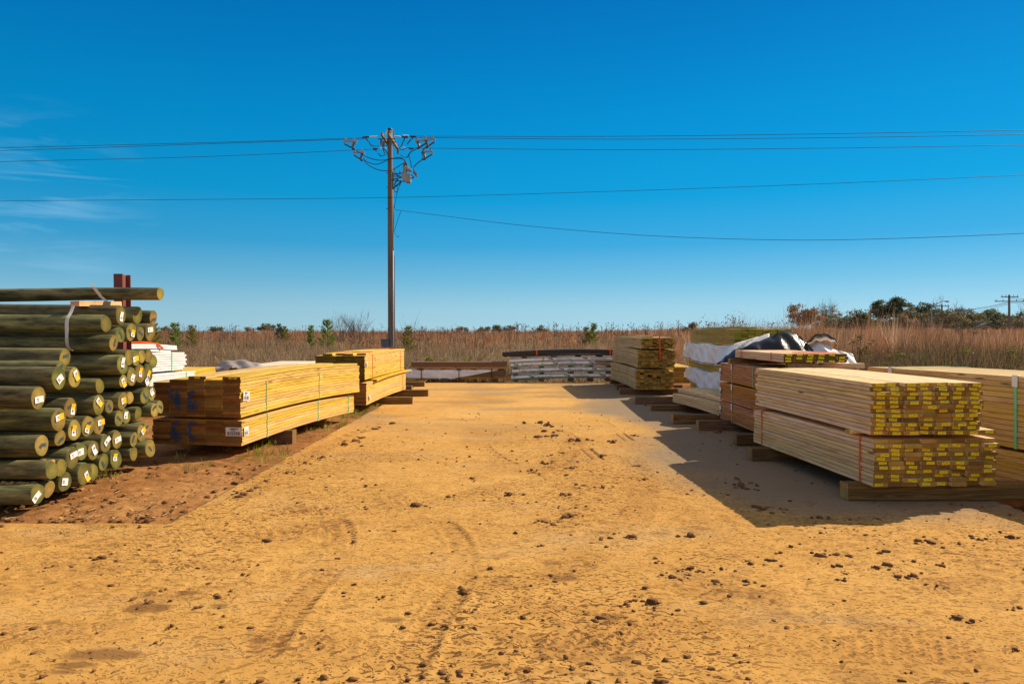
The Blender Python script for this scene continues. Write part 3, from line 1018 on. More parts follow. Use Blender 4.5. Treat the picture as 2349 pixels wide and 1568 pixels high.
# ------------------------------------------------------------------ grass
def blades(name, pos, hgt, nb, spread, wid, lean, colfun, mat, curl=0.5, wind=(0.0, 0.0)):
    """pos (N,3), hgt (N,), nb blades a tuft"""
    N = len(pos)
    n = N * nb
    p = np.repeat(pos, nb, 0)
    h = np.repeat(hgt, nb) * NR.uniform(.45, 1.1, n)
    an = NR.uniform(0, 6.283, n)
    rr = np.sqrt(NR.rand(n)) * np.repeat(spread if np.ndim(spread) else np.full(N, spread), nb)
    bx, by = p[:, 0] + np.cos(an) * rr, p[:, 1] + np.sin(an) * rr
    an2 = an + NR.normal(0, .7, n)
    ln = np.abs(NR.normal(0, lean, n)) * h
    dx, dy = np.cos(an2) * ln + wind[0] * h, np.sin(an2) * ln + wind[1] * h
    ww = (np.repeat(wid, nb) if np.ndim(wid) else np.full(n, wid)) * NR.uniform(.6, 1.3, n)
    fa = NR.uniform(-.9, .9, n)
    sx, sy = np.cos(fa) * ww / 2, np.sin(fa) * ww / 2
    z0 = p[:, 2] - 0.03
    V = np.zeros((n, 5, 3), np.float32)
    V[:, 0] = np.stack([bx - sx, by - sy, z0], 1)
    V[:, 1] = np.stack([bx + sx, by + sy, z0], 1)
    mx, my, mz = bx + dx * .35, by + dy * .35, z0 + h * .6
    V[:, 2] = np.stack([mx + sx * .8, my + sy * .8, mz], 1)
    V[:, 3] = np.stack([mx - sx * .8, my - sy * .8, mz], 1)
    V[:, 4] = np.stack([bx + dx, by + dy, z0 + h * (1 - curl * np.clip(np.hypot(dx, dy) / np.maximum(h, 1e-3), 0, .9) ** 2)], 1)
    k = np.arange(n) * 5
    Q = np.stack([k, k + 1, k + 2, k + 3], 1)
    T = np.stack([k + 3, k + 2, k + 4], 1)
    C = colfun(np.repeat(np.arange(N), nb), p, n)
    C = np.repeat(C, 5, 0)
    return npmesh(name, V.reshape(-1, 3), Q, T, mats=[mat], attrs={'Col': C})


def scatter(n, d0, d1, x0=None, x1=None, powr=1.0, half=0.80, pad_=4):
    d = d0 + (d1 - d0) * NR.rand(n) ** powr
    if x0 is None:
        x = NR.uniform(-1, 1, n) * (d * half + pad_)
    else:
        x = NR.uniform(x0, x1, n)
    return x, d


def palette(cols, var=.25):
    cols = np.array(cols)

    def f(idx, p, n):
        tuft = NR.randint(0, len(cols), idx.max() + 1)
        b = NR.uniform(1 - var, 1 + var, (idx.max() + 1, 1))
        c = cols[tuft[idx]] * b[idx] * NR.uniform(.75, 1.25, (n, 1))
        return c
    return f


# grey matted dry grass near the yard
x, d = scatter(16000, 21.6, 66, powr=1.35)
z = gz(x, d)
clump = fbm(x * .35, d * .35, 91, 3)
h = 0.22 + 0.95 * sstep(.38, .72, clump) * NR.uniform(.6, 1.1, len(x))
h *= np.where((x > -3.4) & (x < 3.5) & (d < 24), .55, 1)
o = blades('dry_grass', np.stack([x, d, z], 1), h, 18, .26, .014 + d * .0002, 1.15,
           palette([(.40, .285, .165), (.34, .23, .13), (.48, .35, .20), (.25, .165, .095), (.36, .235, .125)]), M['drygrass'], .6)
tag(o, 'matted grey tan dry grass covering the field behind the yard', 'dry grass', kind='stuff')
# russet broom sedge further out
x, d = scatter(13000, 54, 128, powr=1.1, half=.82, pad_=6)
z = gz(x, d)
h = (0.50 + 0.95 * fbm(x * .22, d * .16, 95, 4)) * NR.uniform(.6, 1.2, len(x)) * (0.6 + .4 * sstep(54, 72, d))
o = blades('broom_sedge', np.stack([x, d, z], 1), h, 12, .32, .018 + d * .00042, .28,
           palette([(.52, .275, .145), (.45, .225, .11), (.56, .33, .18), (.37, .195, .10), (.48, .27, .145)]), M['drygrass'], .4, wind=(.08, 0))
tag(o, 'tall russet broom sedge filling the far part of the field', 'tall grass', kind='stuff')
# very tall reddish grass on the right, in rounded plumes
PX_, PD_, PH_ = [], [], []
for k in range(240):
    d_ = 20.0 + 26 * rnd.random() ** 1.2
    x_ = rnd.uniform(4.6, d_ * .84 + 2)
    if x_ < 6.2 and d_ < 24:
        continue
    top = .25 + 1.65 * fbm(np.array([x_ * .16 + 5]), np.array([d_ * .1]), 98, 3)[0]
    rowh = (.55 + 1.0 * rnd.random()) * top * (.55 + .45 * float(sstep(4.5, 8.5, np.array(x_))))
    for j in range(9):
        PX_.append(x_ + rnd.gauss(0, .55))
        PD_.append(d_ + rnd.gauss(0, .45))
        PH_.append(rowh * rnd.uniform(.55, 1.15))
for (px_, d_, h_) in ((1780, 21, 2.35), (1800, 21.5, 2.2), (1762, 21, 1.9), (1740, 22, 1.7), (1815, 22, 2.1), (1835, 21, 2.0), (1720, 22, 1.5), (1700, 22.5, 1.35)):
    for j in range(5):
        PX_.append((px_ - CX) / F * d_ + rnd.gauss(0, .2))
        PD_.append(d_ + rnd.gauss(0, .2))
        PH_.append(h_ * rnd.uniform(.55, .95))
for (px_, d_, h_, n_) in ((1842, 27, 2.0, 9), (1868, 29, 1.8, 8), (2050, 27, 1.75, 9), (2078, 28, 2.0, 11), (2105, 27, 2.05, 11), (2132, 28, 1.95, 10), (2300, 27, 1.7, 9), (2335, 26, 1.8, 10), (1975, 29, 1.45, 8), (2015, 30, 1.5, 8)):
    for j in range(n_):
        PX_.append((px_ - CX) / F * d_ + rnd.gauss(0, .42))
        PD_.append(d_ + rnd.gauss(0, .35))
        PH_.append(h_ * rnd.uniform(.6, 1.1))
x, d, h = np.array(PX_), np.array(PD_), np.array(PH_)
z = gz(x, d)
ppx = CX + x / d * F
cap = np.where((ppx > 2145) & (ppx < 2300), EYE + (HZ - 764) / F * d - z, 9)
h = np.minimum(h, cap)
o = blades('tall_red_grass', np.stack([x, d, z], 1), h, 48, .24, .010 + d * .00022, .26,
           palette([(.56, .28, .14), (.46, .225, .11), (.62, .34, .18), (.34, .17, .09), (.42, .25, .15), (.60, .40, .24), (.26, .15, .085)]), M['drygrass'], .35, wind=(.10, 0))
tag(o, 'very tall reddish dry grass standing behind the right hand lumber stacks', 'tall grass', kind='stuff')
# grey and green brush in front of it
x, d = scatter(2600, 14.0, 20.5, x0=6.0, x1=17.5)
z = gz(x, d)
h = (0.75 + 1.1 * NR.rand(len(x)) * sstep(.3, .65, fbm(x * .6, d * .6, 99, 2))) * (.65 + .75 * fbm(x * .25, d * .2, 97, 3))
o = blades('brush', np.stack([x, d, z], 1), h, 30, .3, .016, .7,
           palette([(.16, .105, .06), (.12, .08, .045), (.09, .10, .022), (.20, .13, .075), (.13, .13, .028), (.24, .16, .10), (.30, .17, .09)]), M['drygrass'], .6)
tag(o, 'tangled dark brush with green weeds behind the right hand stacks', 'brush', kind='stuff')
x, d = scatter(420, 21.7, 24.5, x0=-4.2, x1=1.2)
h = .25 + .55 * NR.rand(len(x)) * sstep(.35, .65, fbm(x * 1.1, d * .8, 44, 2))
o = blades('brush', np.stack([x, d, gz(x, d)], 1), h, 34, .25, .014, .8,
           palette([(.20, .14, .08), (.15, .10, .055), (.15, .16, .03), (.26, .19, .11), (.20, .20, .035), (.30, .22, .14)]), M['drygrass'], .6)
tag(o, 'tangled weeds and green brush right behind the decking stacks', 'brush', kind='stuff')
# weed stalks with seed heads along the skyline
N = 900
x, d = scatter(N, 38, 85, half=.8)
z = gz(x, d)
mb = MB()
for i in range(N):
    hh = NR.uniform(1.0, 1.95) * (1.1 if x[i] > 0 else .95)
    p0 = Vector((x[i], d[i], z[i]))
    tip = p0 + Vector((NR.normal(0, .12), NR.normal(0, .1), hh))
    mid = p0.lerp(tip, .6) + Vector((NR.normal(0, .04), 0, 0))
    mb.tube([p0, mid, tip], [.016, .013, .008], 3)
    for b in range(rnd.randint(2, 6)):
        q = mid.lerp(tip, U(0, .95))
        e = q + Vector((NR.normal(0, .16), NR.normal(0, .1), U(.06, .25)))
        mb.tube([q, e], [.010, .007], 3)
        s_ = U(.03, .07)
        mb.tube([e - Vector((0, 0, s_)), e, e + Vector((0, 0, s_))], [.004, s_ * .7, .004], 4)
tag(mb.build('weed_stalks', M['twig']), 'thin dead weed stalks with seed heads along the skyline', 'weeds', kind='stuff')
# green grass tufts along the pad edge
gt = []
for px, py, n_, sp in [(770, 985, 14, .45), (735, 998, 8, .3), (845, 950, 12, .4), (880, 932, 12, .35), (920, 908, 10, .3), (945, 905, 8, .25), (965, 893, 10, .25), (830, 965, 8, .3), (985, 878, 8, .3), (1000, 874, 6, .3),
                       (240, 1100, 7, .2), (255, 1092, 5, .15), (300, 1085, 5, .2), (640, 1050, 6, .25), (560, 1060, 6, .25), (690, 1030, 5, .3), (600, 1045, 4, .3), (215, 1105, 4, .15), (930, 925, 8, .3), (860, 945, 8, .3)]:
    q = G(px, py)
    for k in range(n_):
        xx, yy = q.x + rnd.gauss(-.25, sp), q.y + rnd.gauss(0, sp)
        if xx < PADL - 0.02 and yy > PADF + .1:
            gt.append((xx, yy, -.02))
gt = np.array(gt)
o = blades('green_grass', gt, NR.uniform(.07, .2, len(gt)), 26, .07, .007, .8,
           palette([(.30, .33, .035), (.42, .42, .06), (.22, .25, .03), (.50, .42, .12), (.38, .27, .10)]), M['drygrass'], .7)
tag(o, 'green and straw coloured grass tufts along the edge of the pad', 'grass', kind='stuff')


# ------------------------------------------------------------------ boards and bundles
def board_mesh(name, L, bw, bt, bow, mats, nseg=7, ch=0.003, along='y'):
    mb = MB()
    hw = bw / 2
    ring = [(-hw + ch, 0), (hw - ch, 0), (hw, ch), (hw, bt - ch), (hw - ch, bt), (-hw + ch, bt), (-hw, bt - ch), (-hw, ch)]
    n = nseg if bow else 1
    for i in range(n + 1):
        t = i / n
        zz = -bow * (2 * t - 1) ** 2
        for (a, c) in ring:
            mb.v.append((a, t * L, c + zz) if along == 'y' else (t * L, a, c + zz))
    for i in range(n):
        for j in range(8):
            k = (j + 1) % 8
            f = (i * 8 + j, (i + 1) * 8 + j, (i + 1) * 8 + k, i * 8 + k)
            mb.f.append(f if along == 'x' else f[::-1])
            mb.m.append(0)
    e1 = tuple(range(8))
    e2 = tuple(n * 8 + j for j in reversed(range(8)))
    mb.f += [e1, e2] if along == 'y' else [e1[::-1], e2[::-1]]
    mb.m += [1, 1]
    me = bpy.data.meshes.new(name)
    me.from_pydata(mb.v, [], mb.f)
    for q in mats:
        me.materials.append(q)
    me.polygons.foreach_set("material_index", mb.m)
    me.update()
    return me


def end_tag_mesh():
    mb = MB()
    mb.add([(-.036, -.0012, -.012), (.036, -.0012, -.012), (.036, -.0012, .012), (-.036, -.0012, .012),
            (-.036, 0, -.012), (.036, 0, -.012), (.036, 0, .012), (-.036, 0, .012)],
           [(0, 1, 2, 3), (1, 5, 6, 2), (5, 4, 7, 6), (4, 0, 3, 7), (3, 2, 6, 7), (4, 5, 1, 0)], 0)
    for x0, x1, z0, z1 in [(-.026, -.012, .002, .006), (-.004, .030, .001, .007), (-.030, -.002, -.008, -.005), (.004, .016, -.008, -.006)]:
        mb.add([(x0, -.0018, z0), (x1, -.0018, z0), (x1, -.0018, z1), (x0, -.0018, z1)], [(0, 1, 2, 3)], 1)
    me = bpy.data.meshes.new('end_tag')
    me.from_pydata(mb.v, [], mb.f)
    me.materials.append(M['ytag'])
    me.materials.append(M['yink'])
    me.polygons.foreach_set("material_index", mb.m)
    return me


TAGME = end_tag_mesh()


def text_mesh(s, size, offset=0.0, extr=0.0008):
    cu = bpy.data.curves.new('lettering', 'FONT')
    cu.body = s
    cu.size = size
    cu.offset = offset
    cu.extrude = extr
    cu.align_x = 'CENTER'
    cu.align_y = 'CENTER'
    cu.resolution_u = 3
    o = bpy.data.objects.new('lettering', cu)
    COL.objects.link(o)
    dg = bpy.context.evaluated_depsgraph_get()
    me = bpy.data.meshes.new_from_object(o.evaluated_get(dg))
    bpy.data.objects.remove(o)
    bpy.data.curves.remove(cu)
    return me


def lettering(parent, s, size, loc, rot, mat, offset=0.0, name='lettering'):
    me = text_mesh(s, size, offset)
    me.materials.clear()
    me.materials.append(mat)
    o = bpy.data.objects.new(name, me)
    return put(o, parent, loc, rot)


def barcode(parent, loc, rot, w_, h_, number=None, name='barcode_label', curl=0.006):
    """paper label in its own x (width) / z (height) plane facing -y"""
    mb = MB()
    nx_ = 6
    for j in range(3):
        for i in range(nx_ + 1):
            x = (i / nx_ - .5) * w_
            z = (j / 2 - .5) * h_
            mb.v.append((x, -curl * (abs(i / nx_ - .5) * 2) ** 2 - .0015, z))
    for j in range(2):
        for i in range(nx_):
            a = j * (nx_ + 1) + i
            mb.f.append((a, a + 1, a + nx_ + 2, a + nx_ + 1))
            mb.m.append(0)
    x = -.40 * w_
    rr = random.Random(int(w_ * 1e4) + int(abs(loc[2]) * 1e4))
    while x < .38 * w_:
        bw_ = rr.choice([.008, .014, .022]) * w_
        yy = -curl * (abs(x / w_) * 2) ** 2 - .0035
        mb.add([(x, yy, -.40 * h_), (x + bw_, yy, -.40 * h_), (x + bw_, yy, .0), (x, yy, .0)], [(0, 1, 2, 3)], 1)
        x += bw_ + rr.choice([.010, .016, .03]) * w_
    mb.add([(-.2 * w_, -.0035, .08 * h_), (.12 * w_, -.0035, .08 * h_), (.12 * w_, -.0035, .14 * h_), (-.2 * w_, -.0035, .14 * h_)], [(0, 1, 2, 3)], 1)
    o = mb.build(name, [M['paper'], M['ink']], parent, loc=loc, rot=rot)
    if number:
        lettering(o, number, h_ * .24, (0, -.004, h_ * .30), (R(90), 0, 0), M['ink'], .0006, 'label_number')
    return o


def bundle(label, near, far, z0, cols, rows, bw, bt, side, mats, group=None, bow=0.0, jit=0.03, gap=0.0025, skip=None, extra=(), tags=0.0,
           straps=(), strap_mat='orange', rowshift=0.0, shell=False, cat='lumber bundle', name='lumber_bundle', tagrows=None, dz=0.0, xj=0.004):
    near, far = Vector(near), Vector(far)
    L = (far - near).length
    a = (far - near) / L
    root = empty(name, (near.x, near.y, z0), math.atan2(-a.x, a.y))
    root.rotation_euler = (math.atan2(dz, L), 0, math.atan2(-a.x, a.y))
    tag(root, label, cat, group)
    Wd = cols * bw
    me = board_mesh('board', L, bw - gap, bt - gap * 1.1, bow, mats, ch=.0045)
    xoff = 0 if side > 0 else -Wd
    for r in range(rows):
        rs = U(-rowshift, rowshift)
        for c in range(cols):
            if skip and skip(c, r):
                continue
            if shell and not (r in (0, rows - 1) or c in (0, cols - 1)):
                continue
            o = bpy.data.objects.new('board', me)
            put(o, root, (xoff + (c + .5) * bw + U(-xj, xj), rs + U(-jit, jit), r * bt + U(0, .0012)))
            vis = tags and (tagrows is None or tagrows(c, r)) and rnd.random() < tags
            if vis:
                t = bpy.data.objects.new('end_tag', TAGME)
                put(t, o, (U(-.25, .25) * bw * .5, -.0008, bt * .5 + U(-.004, .004) - bow), (0, U(-.10, .10), 0))
    for (xc, zr, ys_) in extra:
        o = bpy.data.objects.new('board', me)
        put(o, root, (xoff + xc, ys_, zr * bt + .002), (0, 0, U(-.01, .01)))
        if tags and rnd.random() < .9:
            t = bpy.data.objects.new('end_tag', TAGME)
            put(t, o, (U(-.2, .2) * bw, -.0008, bt * .5 - bow))
    Ht = rows * bt
    for st in straps:
        t, sm = st[0], M[st[1]] if len(st) > 1 else M[strap_mat]
        wd = st[2] if len(st) > 2 else .018
        zz = -bow * (2 * t - 1) ** 2
        e = .005
        mb = MB()
        x0, x1 = xoff - e, xoff + Wd + e
        y = t * L
        th = .0025
        tp = Ht + (st[3] if len(st) > 3 else 0.004)
        for (cx_, cz_, sx_, sz_) in ((x0 - th / 2, (tp - .001) / 2, th, tp + .004), (x1 + th / 2, (tp - .001) / 2, th, tp + .004), ((x0 + x1) / 2, tp + th / 2, x1 - x0, th), ((x0 + x1) / 2, -.004, x1 - x0, th)):
            mb.box((cx_, y, cz_ + zz), (sx_, wd, sz_))
        mb.build('strap', sm, root)
    root['w'] = Wd
    root['len'] = L
    return root


def dims(root):
    w_, l_ = root['w'], root['len']
    return w_, l_


def beam(label, lx, ly, length, h=0.145, z=0.0, wd=.14, mats=None, rz=0.0, group='timber bearers under the stacks', name='timber_bearer', cat='timber beam', tilt=0.0, cone=0):
    me = board_mesh(name, length, wd, h, 0.0, mats or [M['beam'], M['beam_end']], ch=.006, along='x')
    # tiny wear on the corners
    for v in me.vertices:
        v.co.z += U(-.003, .003)
        v.co.y += U(-.003, .003)
    o = bpy.data.objects.new(name, me)
    put(o, None, (lx, ly, z + 0.004), (0, -tilt, rz))
    return tag(o, label, cat, group)


GL = 'left hand lumber stacks'
GRt = 'right hand lumber stacks'
WY = [M['yellow'], M['yellow_end']]
# --- left front stack
b = bundle('lower front bundle on the left, wide yellow boards with number 165855744 on its corner label', (-3.25, 8.22), (-2.72, 11.75), 0.165, 5, 8, .237, .038, -1, WY, GL,
           bow=.035, jit=.012, straps=[(.17, 'mint', .014), (.60, 'mint', .014), (.93, 'mint', .014)])
barcode(b, (-.10, -.014, .14), (0, 0, 0), .20, .105, '165855744')
barcode(b, (.006, .08, .135), (0, 0, R(90)), .10, .11, None, curl=.004)
bl_low = b
b = bundle('upper front bundle on the left, wide yellow boards, mint straps and wrinkled barcode label', (-3.27, 8.22), (-2.64, 11.80), 0.505, 5, 12, .237, .038, -1, WY, GL,
           bow=.035, jit=.014, straps=[(.165, 'mint', .014, -.07), (.58, 'mint', .014, -.07)],
           skip=lambda c, r: (r == 11 and c == 0), extra=[(5 * .237 - .119, 12, .0), (3 * .237 - .11, 12, .01)], tags=.001)
for o in [q for q in b.children if abs(q.location.z - 12 * .038 - .002) < .004]:
    t = bpy.data.objects.new('end_tag', TAGME)
    put(t, o, (.0, -.0008, .019 - .035))
barcode(b, (.008, .10, .22), (0, R(3), R(90)), .14, .115, '1655742', curl=.012)
bl_up = b


def spraymat(name='blue_spray_paint', rgb=(0.002, 0.085, 0.27, 1), amax=.42):
    m, n, bb = newmat(name)
    bb.inputs["Base Color"].default_value = rgb
    bb.inputs["Roughness"].default_value = 0.7
    at = n.nodes.new("ShaderNodeAttribute")
    at.attribute_name = "soft"
    tc_ = n.nodes.new("ShaderNodeTexCoord")
    nz_ = noise(n, 55, 4, tc_.outputs["Object"])
    f = math_(n, 'MULTIPLY', at.outputs["Fac"], math_(n, 'MULTIPLY_ADD', nz_.outputs["Fac"], 1.0, 0.35))
    tr = n.nodes.new("ShaderNodeBsdfTransparent")
    mx = n.nodes.new("ShaderNodeMixShader")
    n.links.new(math_(n, 'MINIMUM', f, amax), mx.inputs[0])
    n.links.new(tr.outputs[0], mx.inputs[1])
    n.links.new(bb.outputs[0], mx.inputs[2])
    n.links.new(mx.outputs[0], n.nodes["Material Output"].inputs[0])
    return m


SPRAY = spraymat()


def spray(parent, strokes, loc, name='paint_mark', wd=.05, rot=(0, 0, 0), mat=None):
    """soft painted strokes lying in the x/z plane facing -y"""
    V, Q, S = [], [], []
    for pts in strokes:
        pts = [Vector((p[0], 0, p[1])) for p in pts]
        fine = []
        for a, c in zip(pts[:-1], pts[1:]):
            fine += [a.lerp(c, k / 4) for k in range(4)]
        fine.append(pts[-1])
        k0 = len(V)
        for i, p in enumerate(fine):
            t = (fine[min(i + 1, len(fine) - 1)] - fine[max(i - 1, 0)]).normalized()
            nrm = Vector((-t.z, 0, t.x))
            endf = 0.0 if i in (0, len(fine) - 1) else 1.0
            for u, s_ in ((-1, 0), (-.45, .85), (.45, .85), (1, 0)):
                q = p + nrm * u * wd / 2
                V.append((q.x, U(-.0004, 0), q.z))
                S.append(s_ * endf)
        for i in range(len(fine) - 1):
            for j in range(3):
                a = k0 + i * 4 + j
                Q.append((a, a + 1, a + 5, a + 4))
    o = npmesh(name, V, Q, mats=[mat or SPRAY], attrs={'soft': S})
    o.parent = parent
    o.location = loc
    o.rotation_euler = rot
    return o


FOUR = [[(-.03, .14), (-.06, .06), (-.045, .045), (.05, .05)], [(.02, .13), (.02, .05), (.015, -.03)], [(-.04, .02), (.04, 0.02), (.01, -.09)]]
SIX = [[(.03, .12), (-.02, .09), (-.035, .03), (-.03, -.03), (.0, -.06), (.03, -.04), (.035, .0), (.0, .01), (-.03, -.01)]]
CEE = [[(.03, .09), (-.01, .10), (-.035, .06), (-.035, .0), (-.01, -.05), (.03, -.06)]]
for (bb_, fig, xx, zz) in ((bl_up, FOUR, -.85, .17), (bl_up, SIX, -.63, .16), (bl_low, SIX, -.85, .13), (bl_low, CEE, -.64, .14)):
    o = spray(bb_, [[(p[0] * 1.25, p[1] * 1.25) for p in s_] for s_ in fig], (xx, -.024, zz - .03), wd=.075)

# --- left second stack
b = bundle('lower bundle of the second left stack, yellow boards, orange strap and small white tag', (-2.74, 12.85), (-2.56, 16.45), 0.150, 5, 11, .19, .038, -1, WY, GL,
           bow=.025, jit=.012, straps=[(.90, 'orange', .02)], extra=[(4.9 * .19, 10.9, .5)])
barcode(b, (.006, .20, .10), (0, R(6), R(90)), .09, .10, None)
b = bundle('upper bundle of the second left stack, dark green ended boards with two orange straps', (-2.77, 12.85), (-2.60, 16.45), 0.615, 5, 12, .19, .038, -1, [M['yellow'], M['olive_end']], GL,
           bow=.012, jit=.006, straps=[(.16, 'orange', .022), (.88, 'orange', .022)], extra=[(.23, 12, .03), (.42, 12, .25), (.62, 12, .05), (.80, 12, .3)])
barcode(b, (.006, .11, .28), (0, 0, R(90)), .085, .09, None)
mb = MB()
mb.tube([(-.60, .2, .505), (-.55, .3, .51), (-.4, .5, .508), (-.2, .4, .505), (0.0, .58, .505)], .008, 4)
mb.tube([(-.5, 3.2, .505), (-.3, 3.3, .512), (-.1, 3.25, .506)], .008, 4)
mb.build('strap_tail', M['orange'], b)

# --- bearers on the left
GB = 'timber bearers under the stacks'
beam('thick bearer end showing under the front of the left front stack', -4.6, 9.35, 1.62, .185, -.02, .17)
beam('pale short bearer end under the far half of the left front stack', -4.3, 10.95, 1.31, .15, -.02, .12)
beam('long weathered bearer sticking out nearest under the second left stack', -4.0, 14.35, 1.92, .14, 0, .14)
beam('long weathered bearer sticking furthest onto the pad under the second left stack', -4.0, 16.1, 2.03, .14, 0, .14)
beam('dark bearer in the grass before the wrapped brown decking', -4.2, 18.95, 1.78, .13, 0, .14)
beam('thin dark bearer half hidden in grass beyond the second left stack', -4.3, 17.9, 1.68, .10, 0, .12)

# --- back left: white trim boards, yellow bundle, plastic covered bundle
WW = [M['white'], M['white']]


def cross_bundle(label, xr, y, z0, rows, cols, L, bw, bt, mats, cat='lumber bundle', group=None, bow=0.0, jit=.02, straps=(), name='lumber_bundle', topjit=0):
    """boards running along x, right ends at xr, front side at y"""
    root = empty(name, (xr, y, z0))
    tag(root, label, cat, group)
    me = board_mesh('board', L, bw - .004, bt - .003, bow, mats, along='x')
    for r in range(rows):
        for c in range(cols):
            if r < rows - 1 and 0 < c < cols - 1:
                continue
            o = bpy.data.objects.new('board', me)
            put(o, root, (-L + U(-jit, jit) - topjit * (r == rows - 1) * U(0, 1), (c + .5) * bw, r * bt))
    for st in straps:
        mb = MB()
        xx = -L * (1 - st[0])
        Ht, Wd = rows * bt, cols * bw
        zz = -bow * (2 * st[0] - 1) ** 2
        for c_, d_ in (((xx, -.006, Ht / 2 + zz), (.018, .003, Ht + .012)), ((xx, Wd + .006, Ht / 2 + zz), (.018, .003, Ht + .012)), ((xx, Wd / 2, Ht + .005 + zz), (.018, Wd + .01, .003))):
            mb.box(c_, d_)
        mb.build('strap', M[st[1]], root)
    return root


GW = 'white trim boards'
bundle('lower white trim board bundle behind the log pile', (-6.36, 10.0), (-6.33, 13.65), .27, 5, 12, .19, .040, -1, WW, GW, jit=.03, straps=[(.9, 'mint', .02)], gap=.005, bow=.02)
bundle('middle white trim board bundle with mint strap behind the logs', (-6.48, 9.9), (-6.45, 13.45), .79, 5, 8, .19, .043, -1, WW, GW, jit=.10, straps=[(.86, 'mint', .02)], gap=.006, bow=.02)
b = bundle('top loose white trim boards held by an orange strap', (-6.55, 9.8), (-6.55, 13.2), 1.17, 5, 3, .19, .045, -1, WW, GW, jit=.16, gap=.006, bow=.06, rowshift=.12)
mb = MB()
mb.tube([(-.5, 2.35, .15), (-.2, 2.6, .15), (.02, 2.8, .11), (.03, 2.95, .02)], .022, 4)
mb.build('strap_tail', M['orange'], b)
beam('wood spacer between the two lower white trim bundles', -7.3, 13.1, .95, .03, .752, .09, [M['yellow'], M['yellow_end']], name='wood_spacer', cat='spacer', group='spacers')
beam('wood bearer under the far end of the white trim stack', -7.3, 13.0, .95, .27, -.02, .14, name='wood_spacer', cat='spacer', group='spacers')
bundle('low yellow lumber bundle lying behind the left front stack', (-7.25, 13.75), (-7.32, 16.85), .14, 5, 6, .20, .085, -1, WY, None, jit=.03)
# bundle with torn plastic on it
b = bundle('long cream primed board bundle with dark near ends and torn grey plastic', (-6.35, 17.0), (-6.2, 21.6), .12, 5, 5, .22, .095, -1, [M['cream'], M['greyends']], None, jit=.006,
           straps=[(.08, 'mint', .03), (.32, 'mint', .03), (.62, 'mint', .03)])


def plasticmat(name, col, alpha=.8):
    m, n, bb = newmat(name)
    tc_ = n.nodes.new("ShaderNodeTexCoord")
    nz_ = noise(n, 5, 6, tc_.outputs["Object"], .6, .5)
    rp = ramp(n, [(.3, tuple(c * .82 for c in col)), (.6, col)])
    n.links.new(nz_.outputs["Fac"], rp.inputs[0])
    n.links.new(rp.outputs[0], bb.inputs["Base Color"])
    bb.inputs["Roughness"].default_value = .55
    bump(n, bb, nz_.outputs["Fac"], .5, .03)
    return m


M['greyplastic'] = plasticmat('grey_plastic_sheet', (.36, .31, .28))
M['wrapwhite'] = plasticmat('white_woven_wrap', (.90, .89, .90))
M['tarpblack'] = plasticmat('black_tarp', (.014, .014, .02))
M['tarpblack'].node_tree.nodes['Principled BSDF'].inputs['Specular IOR Level'].default_value = .45
M['tarpblack'].node_tree.nodes['Principled BSDF'].inputs['Roughness'].default_value = .28
M['tarpwhite'] = plasticmat('white_tarp', (.76, .74, .73))


def cloth(name, nu, nv, fn, mat, parent=None, thick=.004, matidx=None, mats=None, attrs=None):
    V, Q = [], []
    for j in range(nv + 1):
        for i in range(nu + 1):
            V.append(fn(i / nu, j / nv))
    for j in range(nv):
        for i in range(nu):
            a = j * (nu + 1) + i
            Q.append((a, a + 1, a + nu + 2, a + nu + 1))
    mi = None
    if matidx:
        mi = [matidx((i + .5) / nu, (j + .5) / nv) for j in range(nv) for i in range(nu)]
    o = npmesh(name, V, Q, mats=mats or [mat], smooth=True, matidx=mi, attrs=attrs)
    o.parent = parent
    md = o.modifiers.new('thickness', 'SOLIDIFY')
    md.thickness = thick
    md.offset = 0
    return o


def f_pl(u, v):
    x = -1.16 + 1.22 * u
    y = -.05 + .62 * v
    hump = .10 * math.sin(math.pi * u) ** .6 * math.sin(math.pi * min(1, v * .9 + .1)) + .035 * math.sin(u * 17 + v * 9) * (1 - v)
    z = .49 + hump + .10 * (v > .25) * math.sin(math.pi * min(1, (v - .25) / .6)) * (.5 + .5 * math.sin(u * 3 + .5))
    if v < .12:
        z -= (0.12 - v) * (1.0 + .8 * math.sin(u * 9))
        y -= .02
    if u < .07 or u > .93:
        z -= .05
    return (x, y, z)


cloth('plastic_cover', 36, 14, f_pl, M['greyplastic'], b)

